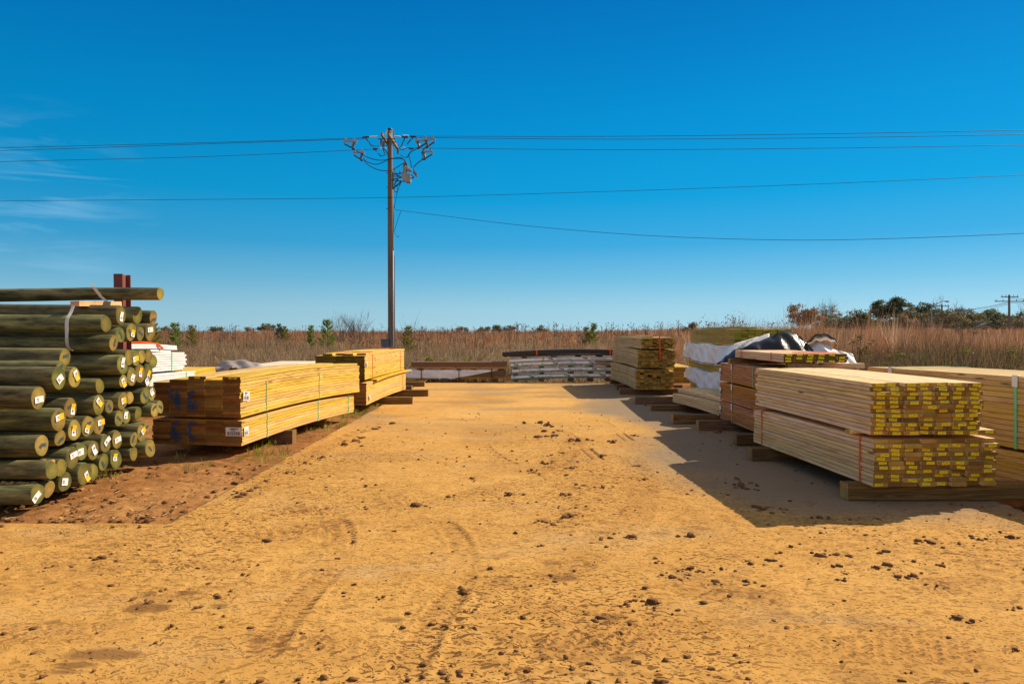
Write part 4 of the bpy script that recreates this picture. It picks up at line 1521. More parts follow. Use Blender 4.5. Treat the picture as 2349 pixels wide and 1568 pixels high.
# ------------------------------------------------------------------ log pile
def logmat():
    m, n, bb = newmat('treated_log_bark')
    o, v, r_ = rand_coords(n)
    n1 = noise(n, 1, 6, mapping(n, v, (2.2, 24, 24)), .7, .4)
    n2 = noise(n, 3.0, 5, mapping(n, v, (1.0, 2.6, 2.6)), .65)
    f = math_(n, 'MULTIPLY_ADD', n1.outputs["Fac"], .6, math_(n, 'MULTIPLY', n2.outputs["Fac"], .45))
    rp = ramp(n, [(.38, (.026, .028, .014)), (.48, (.080, .076, .034)), (.57, (.165, .15, .064)), (.72, (.34, .275, .115))])
    n.links.new(f, rp.inputs[0])
    hv = n.nodes.new("ShaderNodeHueSaturation")
    n.links.new(math_(n, 'MULTIPLY_ADD', r_, .04, .485), hv.inputs["Hue"])
    n.links.new(math_(n, 'MULTIPLY_ADD', math_(n, 'FRACT', math_(n, 'MULTIPLY', r_, 7.7)), .6, .75), hv.inputs["Value"])
    n.links.new(rp.outputs[0], hv.inputs["Color"])
    vo = n.nodes.new("ShaderNodeTexVoronoi")
    n.links.new(mapping(n, v, (1.6, 4, 4)), vo.inputs["Vector"])
    vo.inputs["Scale"].default_value = 1.0
    kf = n.nodes.new("ShaderNodeMapRange")
    kf.inputs["From Min"].default_value = .03
    kf.inputs["From Max"].default_value = .12
    kf.inputs["To Min"].default_value = .8
    kf.inputs["To Max"].default_value = 0
    n.links.new(vo.outputs["Distance"], kf.inputs["Value"])
    col = mixrgb(n, kf.outputs[0], hv.outputs[0], (.06, .03, .012))
    n.links.new(col, bb.inputs["Base Color"])
    bb.inputs["Roughness"].default_value = .75
    bb.inputs["Specular IOR Level"].default_value = .25
    bump(n, bb, f, .35, .01)
    return m


def logendmat(name, core, sap):
    m, n, bb = newmat(name)
    o, v, r_ = rand_coords(n)
    s = n.nodes.new("ShaderNodeSeparateXYZ")
    n.links.new(o, s.inputs[0])
    a = math_(n, 'ADD', s.outputs[1], math_(n, 'MULTIPLY_ADD', r_, .03, -.015))
    c = math_(n, 'ADD', s.outputs[2], math_(n, 'MULTIPLY_ADD', math_(n, 'FRACT', math_(n, 'MULTIPLY', r_, 5.3)), .03, -.015))
    d = math_(n, 'SQRT', math_(n, 'ADD', math_(n, 'MULTIPLY', a, a), math_(n, 'MULTIPLY', c, c)))
    nz_ = noise(n, 12, 4, v)
    ph = math_(n, 'MULTIPLY_ADD', d, 900, math_(n, 'MULTIPLY', nz_.outputs["Fac"], 5))
    sn = math_(n, 'MULTIPLY_ADD', math_(n, 'SINE', ph), .5, .5)
    big = noise(n, 8, 3, v)
    f = math_(n, 'MULTIPLY_ADD', d, 5.0, math_(n, 'MULTIPLY_ADD', big.outputs["Fac"], 1.2, -.45))
    rp = ramp(n, [(.15, core), (.6, sap), (.95, tuple(q * .6 for q in sap))])
    n.links.new(f, rp.inputs[0])
    col = mixrgb(n, math_(n, 'MULTIPLY', sn, .5), rp.outputs[0], tuple(q * .35 for q in sap))
    hv = n.nodes.new("ShaderNodeHueSaturation")
    n.links.new(math_(n, 'MULTIPLY_ADD', math_(n, 'FRACT', math_(n, 'MULTIPLY', r_, 9.1)), .5, .78), hv.inputs["Value"])
    n.links.new(math_(n, 'MULTIPLY_ADD', r_, .035, .482), hv.inputs["Hue"])
    n.links.new(col, hv.inputs["Color"])
    n.links.new(hv.outputs[0], bb.inputs["Base Color"])
    bb.inputs["Roughness"].default_value = .85
    bb.inputs["Specular IOR Level"].default_value = .15
    bump(n, bb, sn, .25, .004)
    return m


M['log'] = logmat()
M['logend_t'] = logendmat('tan_log_end', (.42, .275, .062), (.22, .165, .038))
M['logend_g'] = logendmat('green_log_end', (.30, .22, .045), (.125, .125, .032))
SPRAYLOG = spraymat('log_paint', (0.022, 0.062, 0.10, 1), .8)

# (px, py, radius px, end tone, tag, blue mark, row)
LOGS = [
    (368, 673.5, 15, 't', '', 0, 0),
    (277, 722.5, 22, 'g', 'w', 0, 1), (316, 723.4, 20, 'g', '', 0, 1), (352, 728.6, 16.7, 't', '', 1, 1),
    (243, 742, 21, 'g', '', 0, 2), (276, 768, 18.5, 'g', '', 1, 2), (301, 761, 21.5, 't', 'y', 1, 2), (322, 765, 17, 'g', '', 1, 2), (345, 761, 21.5, 't', 'w', 1, 2), (261, 786, 18.6, 't', '', 1, 2),
    (149, 820.5, 21, 't', '', 1, 3), (281, 836, 22.5, 'g', 'w', 1, 3), (295, 821, 18, 't', '', 0, 3), (311, 821, 19, 'g', 'y', 0, 3), (325, 817, 16, 't', '', 0, 3), (341, 816, 16, 't', '', 0, 3), (351, 828, 18, 'g', '', 0, 3),
    (140, 843, 16, 'g', '', 1, 4), (135, 867, 26, 'g', 'w', 1, 4), (171, 865.6, 23, 't', 'y', 1, 4), (283, 874, 16, 't', 'y', 0, 4), (302, 864, 21, 't', 'w', 0, 4), (321, 857, 22, 't', 'y', 0, 4), (341, 855, 20, 'g', 'y', 0, 4), (339, 876, 12, 't', 'w', 0, 4),
    (88, 912, 26, 't', 'w', 1, 5), (229, 885, 17, 'g', '', 0, 5), (282, 919, 21, 't', 'y', 1, 5), (298, 912, 15, 't', '', 0, 5), (333, 907, 20, 'g', '', 1, 5), (349, 902, 16, 't', 'w', 1, 5),
    (162, 935.5, 23, 't', 'y', 1, 6), (227, 928, 23, 't', 'y', 1, 6), (251, 932.6, 16, 'g', '', 1, 6), (317, 948, 15.5, 'g', '', 0, 6), (355, 940.5, 17, 't', '', 1, 6), (367, 932.6, 15.5, 't', '', 1, 6),
    (135, 962.3, 26.5, 't', 'y', 1, 7), (171, 986, 24, 't', 'y', 1, 7), (202, 977, 25, 't', 'y', 1, 7), (227, 974, 22, 't', 'y', 1, 7), (273, 959, 18, 'g', '', 1, 7), (289, 954, 18, 'g', 'w', 0, 7), (336, 980, 14, 't', '', 1, 7),
    (96, 1021, 24, 't', '', 1, 8), (138, 1004, 19.5, 't', '', 1, 8), (242, 1017, 20.5, 'g', 'w', 1, 8), (268.6, 1008, 20.5, 't', 'w', 1, 8), (324.5, 993, 19, 't', 'y', 1, 8), (307, 1007.5, 16.6, 't', '', 1, 8),
    (166, 1050, 25, 'g', 'w', 0, 9), (187, 1035, 21, 'g', 'w', 0, 9), (214, 1033, 22, 't', 'w', 1, 9), (238, 1060, 19.5, 'g', '', 1, 9), (266, 1052, 23, 'g', 'y', 1, 9), (306.6, 1040, 16.6, 'g', '', 0, 9), (345, 1028, 21.5, 't', '', 1, 9),
    (119, 1077.6, 22, 'g', '', 0, 10), (140, 1072, 20.5, 't', '', 0, 10), (194, 1086, 26.5, 'g', 'y', 0, 10), (214, 1082, 19, 'g', '', 0, 10),
    (87, 1132, 24, 'g', 'w', 0, 11), (113, 1121, 19.5, 't', '', 0, 11), (149, 1104, 24, 'g', 'w', 0, 11),
]
ROWN = {1: 'top strapped row', 2: 'lower strapped rows', 3: 'first loose row', 4: 'second loose row', 5: 'third loose row', 6: 'fourth loose row', 7: 'fifth loose row', 8: 'sixth loose row', 9: 'seventh loose row', 10: 'eighth loose row', 11: 'ground row'}
ORD = ['first', 'second', 'third', 'fourth', 'fifth', 'sixth', 'seventh', 'eighth']
L_ = []
for (px, py, r, e, tg, mk, row) in LOGS:
    d = F * 4.0 / (CX - px)
    if row in (1, 2):
        d = F * 4.05 / (CX - px)
    if row == 0:
        d = 7.45
    L_.append([px, py, r, d, e, tg, mk, row])
for it in range(400):                              # push overlapping logs apart in depth, keeping the view direction of each end
    moved = False
    for i in range(len(L_)):
        for j in range(i + 1, len(L_)):
            A, B = L_[i], L_[j]
            ra, rb = A[2] / F * A[3], B[2] / F * B[3]
            za, zb = EYE - (A[1] - HZ) / F * A[3], EYE - (B[1] - HZ) / F * B[3]
            dy, dz_ = B[3] - A[3], zb - za
            D = math.hypot(dy, dz_)
            need = (ra + rb) * .985
            if D < need:
                moved = True
                push = min(.03, (need - D) * .6)
                if abs(dy) < 1e-4:
                    dy = 1e-4 if B[0] > A[0] else -1e-4
                sgn = 1 if dy > 0 else -1
                A[3] -= sgn * push / 2
                B[3] += sgn * push / 2
    if not moved:
        break


def log_tag(parent, rad, style, k):
    mb = MB()
    wv, hv = (.098, .054) if k % 3 else (.074, .064)
    n_ = 6
    for j in range(2):
        for i in range(n_ + 1):
            u = i / n_ - .5
            mb.v.append((.004 + .007 * (abs(u) * 2) ** 2 * (1 if i > 3 else .3), u * wv, (j - .5) * hv))
    for i in range(n_):
        mb.f.append((i, i + 1, n_ + 2 + i, n_ + 1 + i))
        mb.m.append(1 if (style == 'y' and i >= 3) else 0)
    for z0_, z1_, y0_, y1_ in ((.006, .014, -.026, -.006), (-.006, -.002, -.028, .002), (-.014, -.011, -.024, -.004)):
        mb.add([(.0085, y0_, z0_), (.0085, y1_, z0_), (.0085, y1_, z1_), (.0085, y0_, z1_)], [(0, 1, 2, 3)], 2)
    rot = (rnd.choice([-1.1, -.8, .7, 1.2, .1, .2, 1.4, -.2]), 0, 0)
    o = mb.build('paper_tag', [M['paper'], M['amber'], M['ink']], parent, loc=(.001, U(-.03, .03), U(-.03, .03)), rot=rot)
    return o


cnt = {}
order = sorted(range(len(L_)), key=lambda i: (L_[i][7], L_[i][0]))
for i in order:
    px, py, r, d, e, tg, mk, row = L_[i]
    q = P(px, py, d)
    rad = r / F * d
    cnt[row] = cnt.get(row, 0) + 1
    root = empty('log', (q.x, q.y, q.z), U(-.012, .012))
    taper = 1.0
    Ln = 2.75
    if row == 0:
        root.rotation_euler = (0, R(-.3), R(-2.5))
        taper = 1.12
        Ln = 4.2
    elif row == 1:
        root.rotation_euler = (0, R(U(0, .8)), R(U(-1, .3)))
    tagw = {'w': 'white tag', 'y': 'yellow tag', '': 'no tag'}[tg]
    tone = 'tan' if e == 't' else 'green'
    mkw = ' and blue stroke' if mk else ''
    if row == 0:
        lab = 'single long green log lying alone across the very top of the pile'
    else:
        lab = f"{tone} log with {tagw}{mkw}, {ORD[cnt[row] - 1]} from left in {ROWN[row]}"
    tag(root, lab, 'log', 'treated logs in the pile')
    # trunk along -x, rough round section
    n_ = 22
    ph1, ph2 = U(0, 6.28), U(0, 6.28)
    sh = [1 + .045 * math.sin(2 * t + ph1) + .035 * math.sin(3 * t + ph2) + .012 * math.sin(7 * t + ph1) for t in [2 * math.pi * k / n_ for k in range(n_)]]
    mb = MB()
    stn = [0.0, -.012, -.3, -.8, -1.4, -2.0, -Ln]
    wob = [(U(-.011, .011), U(-.011, .011)) for _ in stn]
    wob[0] = wob[1] = (0, 0)
    slope = U(-.10, .10)
    for si, xx in enumerate(stn):
        rr_ = rad * (1 + (taper - 1) * (-xx / Ln)) * (.95 if si == 0 else 1.0)
        for k in range(n_):
            t = 2 * math.pi * k / n_
            yy, zz = math.cos(t) * rr_ * sh[k] + wob[si][0], math.sin(t) * rr_ * sh[k] + wob[si][1]
            mb.v.append((xx + (slope * zz if si < 2 else 0), yy, zz))
    for si in range(len(stn) - 1):
        for k in range(n_):
            k2 = (k + 1) % n_
            mb.f.append((si * n_ + k, si * n_ + k2, (si + 1) * n_ + k2, (si + 1) * n_ + k))
            mb.m.append(0)
    mb.f.append(tuple(range(n_ * (len(stn) - 1), n_ * len(stn))))
    mb.m.append(0)
    mb.f = [f[::-1] for f in mb.f]
    mb.build('log_trunk', [M['log']], root, smooth=False)
    # cut face
    me_ = MB()
    me_.v = [tuple(mb.v[k]) for k in range(n_)] + [(0, 0, 0)]
    me_.f = [(k, (k + 1) % n_, n_) for k in range(n_)]
    me_.m = [0] * n_
    ce = me_.build('cut_end', M['logend_' + e], root)
    if tg:
        log_tag(ce, rad, tg, i)
    if mk:
        a0 = U(-1.4, 1.4)
        l2 = rad * .62
        off = U(-.3, .3) * rad
        st = [[(-l2 + U(0, .3) * l2, off - .01), (0, off + U(-.01, .02)), (l2, off + U(-.02, .02))]]
        o = spray(ce, st, (.0035, 0, 0), wd=.042, mat=SPRAYLOG)
        o.rotation_euler = (a0, 0, R(90))
        o.rotation_mode = 'XYZ'
        Mx = Matrix.Rotation(a0, 4, 'X') @ Matrix.Rotation(R(90), 4, 'Z')
        o.rotation_euler = Mx.to_euler()
    for p in mb.v:
        pass

for p in [q for q in bpy.data.meshes if q.name.startswith('log_trunk')]:
    p.polygons.foreach_set("use_smooth", [len(f.vertices) == 4 for f in p.polygons])

items = []
for px0, px1, py, dd_ in ((92, 122, 1058, 5.95), (5, 86, 1107, 5.80)):
    for k in range(70):
        q = P(U(px0, px1), py, dd_ + U(-.03, .05))
        items.append((q.x, q.y, q.z - U(0, .02), U(.006, .022)))
o = clod_mesh('log_dirt', items, M['chip'])
tag(o, 'reddish dirt lying on top of the two lowest front logs', 'soil', kind='stuff')

# white strap, loose strap end, stick and bearers of the log bundle
mb = MB()


def ribbon(mb, pts, wdv, th=.002, mi=0):
    pts = [Vector(p) for p in pts]
    wdv = Vector(wdv)
    k0 = len(mb.v)
    for i, p in enumerate(pts):
        t = (pts[min(i + 1, len(pts) - 1)] - pts[max(i - 1, 0)]).normalized()
        nrm = t.cross(wdv.normalized()).normalized() * th / 2
        for q in (p - wdv / 2 - nrm, p + wdv / 2 - nrm, p + wdv / 2 + nrm, p - wdv / 2 + nrm):
            mb.v.append(tuple(q))
    for i in range(len(pts) - 1):
        for j in range(4):
            j2 = (j + 1) % 4
            mb.f.append((k0 + i * 4 + j, k0 + i * 4 + j2, k0 + i * 4 + 4 + j2, k0 + i * 4 + 4 + j))
            mb.m.append(mi)
    mb.f += [(k0 + 3, k0 + 2, k0 + 1, k0), tuple(k0 + (len(pts) - 1) * 4 + j for j in range(4))]
    mb.m += [mi, mi]


dS = min(q[3] for q in L_ if q[7] in (1, 2)) - .09
pts = [P(176, 691.5, dS + .30), P(171, 693, dS + .12), P(163, 715, dS + .02), P(153.5, 734, dS - .06), P(153, 765, dS - .075), P(153.5, 785, dS - .05), P(157, 797, dS + .0), P(166, 805, dS + .07)]
fine = []
for i in range(len(pts) - 1):
    p0, p1, p2, p3 = [pts[max(0, min(len(pts) - 1, k))] for k in (i - 1, i, i + 1, i + 2)]
    for k in range(5):
        t = k / 5
        fine.append(.5 * ((2 * p1) + (p2 - p0) * t + (2 * p0 - 5 * p1 + 4 * p2 - p3) * t * t + (3 * p1 - p0 - 3 * p2 + p3) * t ** 3))
ribbon(mb, fine, (.032, 0, 0))
st = mb.build('log_strap', M['strapwhite'])
tag(st, 'white plastic strap hanging down the front of the upper log bundle', 'strap')
mb = MB()
pts = [P(250, 692, 7.2), P(243, 690, 7.18), P(232, 681, 7.15), P(222, 668, 7.1), P(215, 658, 7.08), P(211.5, 652, 7.08)]
ribbon(mb, pts, (.028, .015, 0))
tag(mb.build('strap_end', M['strapwhite']), 'loose white strap end curling up beside the top log', 'strap')
a, c = P(172, 696.5, dS + .08), P(270, 697, 7.75)
mb = MB()
mb.bar(a, c, .085, .05)
o = mb.build('wood_stick', M['brown'])
for p in o.data.vertices:
    p.co += Vector((U(-.003, .003), 0, U(-.003, .003)))
M['stick'] = wood('orange_stick', (.80, .46, .16), (.68, .36, .11), (.48, .23, .07))
o.data.materials[0] = M['stick']
tag(o, 'orange wood stick laid across the top of the strapped logs', 'stick')
for (yy, zz, ln, lab) in ((5.75, -.02, 1.9, 'dark bearer under the front of the bottom logs'),):
    pass
me = board_mesh('timber_bearer', 2.9, .12, .10, 0, [M['beam'], M['beam_end']], ch=.006)
o = bpy.data.objects.new('timber_bearer', me)
put(o, None, (-4.55, 5.62, -.045))
tag(o, 'dark bearer lying under the bottom row of logs', 'timber beam', GB)

# red steel upright behind the logs
root = empty('steel_post', (-4.82, 8.50, -.1))
tag(root, 'red oxide steel upright standing behind the log pile', 'steel post')
mb = MB()
Hp = 2.32
mb.box((0, -.10, Hp / 2), (.105, .011, Hp))
mb.build('near_flange', M['redsteel'], root)
mb = MB()
mb.box((0, .10, Hp / 2), (.105, .011, Hp))
mb.build('far_flange', M['redsteel'], root)
mb = MB()
mb.box((0, 0, Hp / 2), (.009, .188, Hp))
mb.build('web', M['redsteel'], root)
root.rotation_euler = (0, R(-.8), R(4))

# ------------------------------------------------------------------ back row: decking
def decking_stack():
    D0 = 20.75
    x0, x1 = P(943, 0, D0).x, P(1163, 0, D0).x

    def zz(y):
        return EYE - (y - HZ) / F * D0
    # unwrapped brown decking on wood runners
    root = empty('decking_bundle', ((x0 + x1) / 2, D0, zz(845.5)))
    tag(root, 'brown composite decking on a timber base, stacked upon the white wrapped decking', 'decking bundle', 'decking at the back of the pad')
    Lx = x1 - x0
    me = board_mesh('board', Lx, .14, .026, 0, [M['compo'], M['compo']], along='x')
    for r_ in range(5):
        for c in range(4):
            if 0 < c < 3 and r_ < 4:
                continue
            put(bpy.data.objects.new('board', me), root, (-Lx / 2 + U(-.012, .012), c * .143 + .07, .07 + r_ * .0275))
    mb = MB()
    mb.box((-.02, .05, .034), (Lx - .1, .06, .064))
    mb.box((-.02, .5, .034), (Lx - .1, .06, .064))
    mb.build('base_rail', M['brown'], root)
    root2 = empty('decking_bundle', ((x0 + x1) / 2 - .05, D0, zz(868.5)))
    tag(root2, 'brown decking bundle half covered by white wrap with black straps', 'decking bundle', 'decking at the back of the pad')
    for r_ in range(7):
        for c in range(4):
            if 0 < c < 3 and r_ < 6:
                continue
            put(bpy.data.objects.new('board', me), root2, (-Lx / 2 + U(-.012, .012), c * .143 + .07, .07 + r_ * .0275))
    mb = MB()
    mb.box((0, .05, .034), (Lx - .05, .06, .064))
    mb.box((0, .5, .034), (Lx - .05, .06, .064))
    mb.build('base_rail', M['brown'], root2)

    def f_wrap(u, v):
        # v 0..1 from the hem up the front, over the top
        x = -Lx / 2 - .14 + (Lx * .93 + .1) * u
        hem = .005 + .012 * math.sin(u * 9) if u < .55 else .02 + .24 * ((u - .55) / .45) ** 1.1
        hem = min(hem, .25)
        top = .272
        if v < .6:
            t = v / .6
            z = hem + (top - hem) * t
            y = -.016 - .014 * math.sin(u * 23 + t * 4) * math.sin(math.pi * t) * .7 - .006
            if u < .06:
                y += (0.06 - u) * 2.2
                z += .02 * math.sin(t * 9)
        else:
            t = (v - .6) / .4
            z = top + .006 * math.sin(u * 31)
            y = -.016 + .55 * t
        return (x, y, z)
    cloth('white_wrap', 60, 14, f_wrap, M['wrapwhite'], root2)
    for px, wide in ((967, 0), (1053, 0), (1128, 0)):
        xx = P(px, 0, D0).x - root2.location.x
        mb = MB()
        mb.box((xx, -.052, .13), (.022, .004, .30))
        mb.box((xx, -.056, .285), (.15 if px != 1128 else .05, .012, .035))
        mb.build('strap', M['strapblack'], root2)
    for px, lab in ((1020, 'pale wood block under the middle of the wrapped brown decking'), (1134, 'pale wood block under the right end of the wrapped brown decking')):
        beam(lab, P(px, 0, D0).x - .09, D0 + .2, .19, .10, .0, .6, name='wood_block', cat='block', group='blocks under the decking')
    for px, lab in ((962, 'wood spacer under the left end of the brown decking'), (1016, 'wood spacer under the middle left of the brown decking'), (1085, 'wood spacer under the middle right of the brown decking'), (1150, 'wood spacer under the right end of the brown decking')):
        beam(lab, P(px, 0, D0).x - .08, D0 + .28, .15, .03, zz(848.0), .5, name='wood_spacer', cat='spacer', group='spacers')
    # white printed decking bundles
    xa, xb = P(1171, 0, D0).x, P(1171, 0, D0).x + 4.6
    Lw = xb - xa
    big = text_mesh('Trex', .075, .0028, .001)
    sml = text_mesh('Decking & Railing', .068, -.0002, .001)
    for me_, mt in ((big, 'sootblack'), (sml, 'greyprint')):
        me_.materials.clear()
        me_.materials.append(M[mt])
    rowsW = [(868.8, 857.8, 'bottom white printed decking bundle, lowest of the four beside the tower of lumber', .02, 0.0), (854.2, 842.8, 'second white printed decking bundle up from the ground', .05, .02), (840, 828.5, 'third white printed decking bundle up, with a torn label', .01, .035), (828, 819.5, 'uppermost white wrapped decking bundle with an orange strap', -.03, .045)]
    for bi, (yb, yt, lab, dx, bow) in enumerate(rowsW):
        bow = .075
        r_ = empty('decking_bundle', (xa + dx, D0, zz(yb) + .012))
        tag(r_, lab, 'decking bundle', 'decking at the back of the pad')
        h_ = zz(yt) - zz(yb) - .018

        def bowz(t):
            return -bow * (2 * t - 1) ** 2 + bow * .25
        mb = MB()
        n_ = 24
        for i in range(n_ + 1):
            t = i / n_
            wv_ = .004 * math.sin(i * 2.1 + bi)
            for (yy, z_) in ((-.0, .012), (-.012 + wv_, h_ * .5), (0, h_ - .012), (.02, h_), (.58, h_), (.60, .0), (.02, .0)):
                mb.v.append((t * Lw, yy, z_ + bowz(t)))
        for i in range(n_):
            for j in range(7):
                j2 = (j + 1) % 7
                mb.f.append((i * 7 + j, (i + 1) * 7 + j, (i + 1) * 7 + j2, i * 7 + j2))
                mb.m.append(0)
        mb.f += [tuple(range(7)), tuple(n_ * 7 + j for j in reversed(range(7)))]
        mb.m += [0, 0]
        mb.f = [f[::-1] for f in mb.f]
        wr = mb.build('white_wrap', M['wrapwhite'], r_)
        mb = MB()
        for i in range(n_):
            t0, t1 = i / n_, (i + 1) / n_
            za, zb_ = .018, .042
            mb.add([(t0 * Lw, -.0175, za + bowz(t0)), (t1 * Lw, -.0175, za + bowz(t1)), (t1 * Lw, -.0175, zb_ + bowz(t1)), (t0 * Lw, -.0175, zb_ + bowz(t0))], [(0, 1, 2, 3)])
        if bi < 3:
            mb.build('green_stripe', M['darkgreen'], wr)
        xs_ = {0: (.62, 1.72, 2.8, 3.9), 1: (.35, 1.5, 2.5, 3.6), 2: (.16, 1.35, 2.45, 3.5), 3: (1.25, 2.3, 3.3)}[bi]
        for xx in xs_:
            o = bpy.data.objects.new('lettering', big)
            put(o, wr, (xx, -.0195, h_ * .66 + bowz(xx / Lw)), (R(90), 0, 0))
            o = bpy.data.objects.new('lettering', sml)
            put(o, wr, (xx + .40, -.0195, h_ * .66 + bowz(xx / Lw)), (R(90), 0, 0))
        if bi < 3:
            for k, xx in enumerate((.10, .72, 1.20, 1.62, 2.15, 2.7, 3.3)):
                xx += bi * .12
                mb = MB()
                z_ = bowz(xx / Lw)
                mb.box((xx, -.024, h_ / 2 + z_ - .006), (.018, .003, h_ + .014))
                mb.box((xx, .29, h_ + .003 + z_), (.018, .62, .003))
                mb.build('strap', M['mint'] if k != 2 else M['strapwhite'], r_)
        else:
            for xx in (1.02, 3.6):
                mb = MB()
                z_ = bowz(xx / Lw)
                mb.box((xx, -.022, h_ / 2 + z_), (.03, .003, h_ + .01))
                mb.build('strap', M['orange'], r_)
        if bi in (1, 2):
            pxl = .36 if bi == 1 else .66
            barcode(r_, (pxl, -.024, h_ * .55 + bowz(.1)), (0, 0, 0), .26, .075, None, 'paper_label', .002)
        # spacers under it
        for k, xx in enumerate((.15, .95, 1.85, 2.45, 3.0, 3.9)):
            zt = bowz(xx / Lw) + zz(yb) + .012
            zb2 = 0.0 if bi == 0 else (zz(rowsW[bi - 1][1]) + .012 + bowz(xx / Lw))
            hh = zt - zb2 - .006
            if hh > .015:
                nm_ = ['first', 'second', 'third', 'fourth', 'fifth', 'sixth'][k]
                beam(f'{nm_} dark spacer from the left under the ' + ['bottom', 'second', 'third', 'uppermost'][bi] + ' white decking bundle', xa + xx - .07, D0 + .26, .14, hh, zb2, .5, name='wood_spacer', cat='spacer', group='spacers')
    # orange brown loose board
    mb = MB()
    mb.box((0, 0, 0), (1.0, .13, .03))
    o = mb.build('decking_board', M['compo_red'], loc=(xa + 3.05, D0 - .085, zz(829.3)))
    tag(o, 'single reddish brown board lying in front of the uppermost white bundle', 'board')
    # dark boards on top
    for (yb, yt, rws, dx, lab, bow) in ((815.8, 812.8, 1, .02, 'thin charcoal decking boards under the top charcoal bundle', .05), (812.0, 801.2, 5, -.22, 'charcoal decking bundle with orange straps on top of the white bundles', .095)):
        r_ = empty('decking_bundle', (xa + dx, D0, zz(yb) + .012))
        tag(r_, lab, 'decking bundle', 'decking at the back of the pad')
        me2 = board_mesh('board', Lw + .15, .14, .026, bow, [M['compo_dark'], M['compo_dark']], along='x', nseg=10)
        for q in range(rws):
            for c in range(4):
                put(bpy.data.objects.new('board', me2), r_, (U(-.04, .04), c * .143 + .07, q * .0275))
        if rws > 1:
            for xx in (1.02, 3.25):
                mb = MB()
                z_ = -bow * (2 * xx / Lw - 1) ** 2
                mb.box((xx, -.008, .07 + z_), (.04, .004, .155))
                mb.box((xx, .28, .143 + z_), (.04, .58, .004))
                mb.build('strap', M['orange'], r_)
            for k, xx in enumerate((.35, 1.25, 2.0, 2.65, 3.35, 4.2)):
                beam(f"{['first','second','third','fourth','fifth','sixth'][k]} dark spacer from the left under the charcoal decking", xa + xx, D0 + .26, .16, .028, zz(817.6) - .02 * abs(k - 2.5), .4, name='wood_spacer', cat='spacer', group='spacers')
    mb = MB()
    mb.tube([P(1158, 862, 20.9), P(1163, 868, 20.8), P(1166, 860, 20.9), P(1172, 867, 20.7), P(1160, 871, 20.6), P(1170, 870, 20.6)], .012, 4)
    tag(mb.build('plastic_tape', M['orangetape']), 'tangle of orange tape on the ground between the two decking stacks', 'tape')


decking_stack()

# ------------------------------------------------------------------ right side
WT = [M['tower'], M['tower_end']]
b = bundle('lowest bundle of the far lumber tower beside the white decking', (2.95, 16.3), (2.88, 19.9), .155, 9, 11, .102, .044, 1, WT, GRt, bow=.02, jit=.05, gap=.004, straps=[(.28, 'strapblack', .006)], xj=.006,
           skip=lambda c, r: (c, r) in ((1, 8), (3, 7), (5, 6), (8, 10)))
barcode(b, (-.006, .12, .44), (0, R(-10), R(-90)), .07, .09, None)
bundle('middle sagging bundle of the far lumber tower', (3.0, 16.3), (2.92, 19.85), .685, 9, 10, .10, .0415, 1, WT, GRt, bow=.03, jit=.05, gap=.004, xj=.007, straps=[(.35, 'orange', .012), (.8, 'orange', .012)])
b = bundle('top bundle of the far lumber tower with a bright orange strap across its ends', (3.08, 16.3), (2.97, 19.9), 1.118, 9, 7, .092, .038, 1, WT, GRt, bow=.008, jit=.06, gap=.004, xj=.008, straps=[(.25, 'orange', .012), (.85, 'orange', .012)], extra=[(.2, 7, .3), (.35, 7, .4)])
mb = MB()
ribbon(mb, [(.40, .06, .285), (.42, -.085, .275), (.425, -.09, .15), (.43, -.10, .02), (.44, -.095, -.1), (.45, -.09, -.26)], (.035, 0, 0))
mb.build('strap_tail', M['orange'], b)
bundle('small yellow bundle peeking out behind the far lumber tower', (4.40, 18.6), (4.45, 21.5), .12, 4, 8, .14, .055, 1, [M['yellow'], M['tower_end']], GRt, jit=.03)
for (lx, ly, ln, h, lab, tl) in (
        (2.87, 20.0, 1.6, .13, 'dark bearer under the far end of the lumber tower', 0), (2.74, 17.85, 1.7, .13, 'dark bearer under the middle of the lumber tower', 0), (2.60, 16.55, 2.4, .145, 'long bearer under the near end of the lumber tower', 0),
        (2.58, 14.35, 2.4, .145, 'long bearer in front of the lumber tower', 0), (2.66, 13.1, 1.6, .10, 'flat tapering bearer before the wrapped stack', 0), (2.64, 11.25, 2.3, .148, 'bearer with a split end under the flat plank bundle', 0),
        (2.85, 10.5, 2.2, .148, 'square bearer under the far end of the brown stack', 0), (2.97, 9.1, 2.0, .148, 'shaded bearer under the near end of the brown stack', 0), (2.80, 8.03, 2.0, .148, 'shaded bearer under the far end of the pale front stack', 0), (2.99, 6.15, 2.9, .148, 'long dark bearer under the near end of the pale front stack', 0)):
    beam(lab, lx, ly, ln, h, 0, .15, group=GB, tilt=tl)

# wrapped stack
WG = [M['green'], M['lime_end']]
WGp = [M['green'], M['green_end']]
bundle('bottom bundle of the wrapped stack, mostly hidden by pale wrap', (4.12, 12.55), (4.22, 16.2), .17, 8, 12, .125, .040, 1, WGp, GRt, shell=True, jit=.02)
bundle('middle bundle of the wrapped stack, half hidden by pale wrap with a mint strap', (4.10, 12.55), (4.20, 16.25), .69, 8, 13, .125, .041, 1, WGp, GRt, shell=True, jit=.02, straps=[(.28, 'mint', .03)])
bundle('bare green topped bundle on the wrapped stack with red straps', (4.06, 12.5), (4.20, 16.1), 1.262, 8, 8, .13, .039, 1, WG, GRt, bow=.012, jit=.04, gap=.004, xj=.01, straps=[(.20, 'orange', .016), (.8, 'orange', .016)], extra=[(.35, 8, .0)])


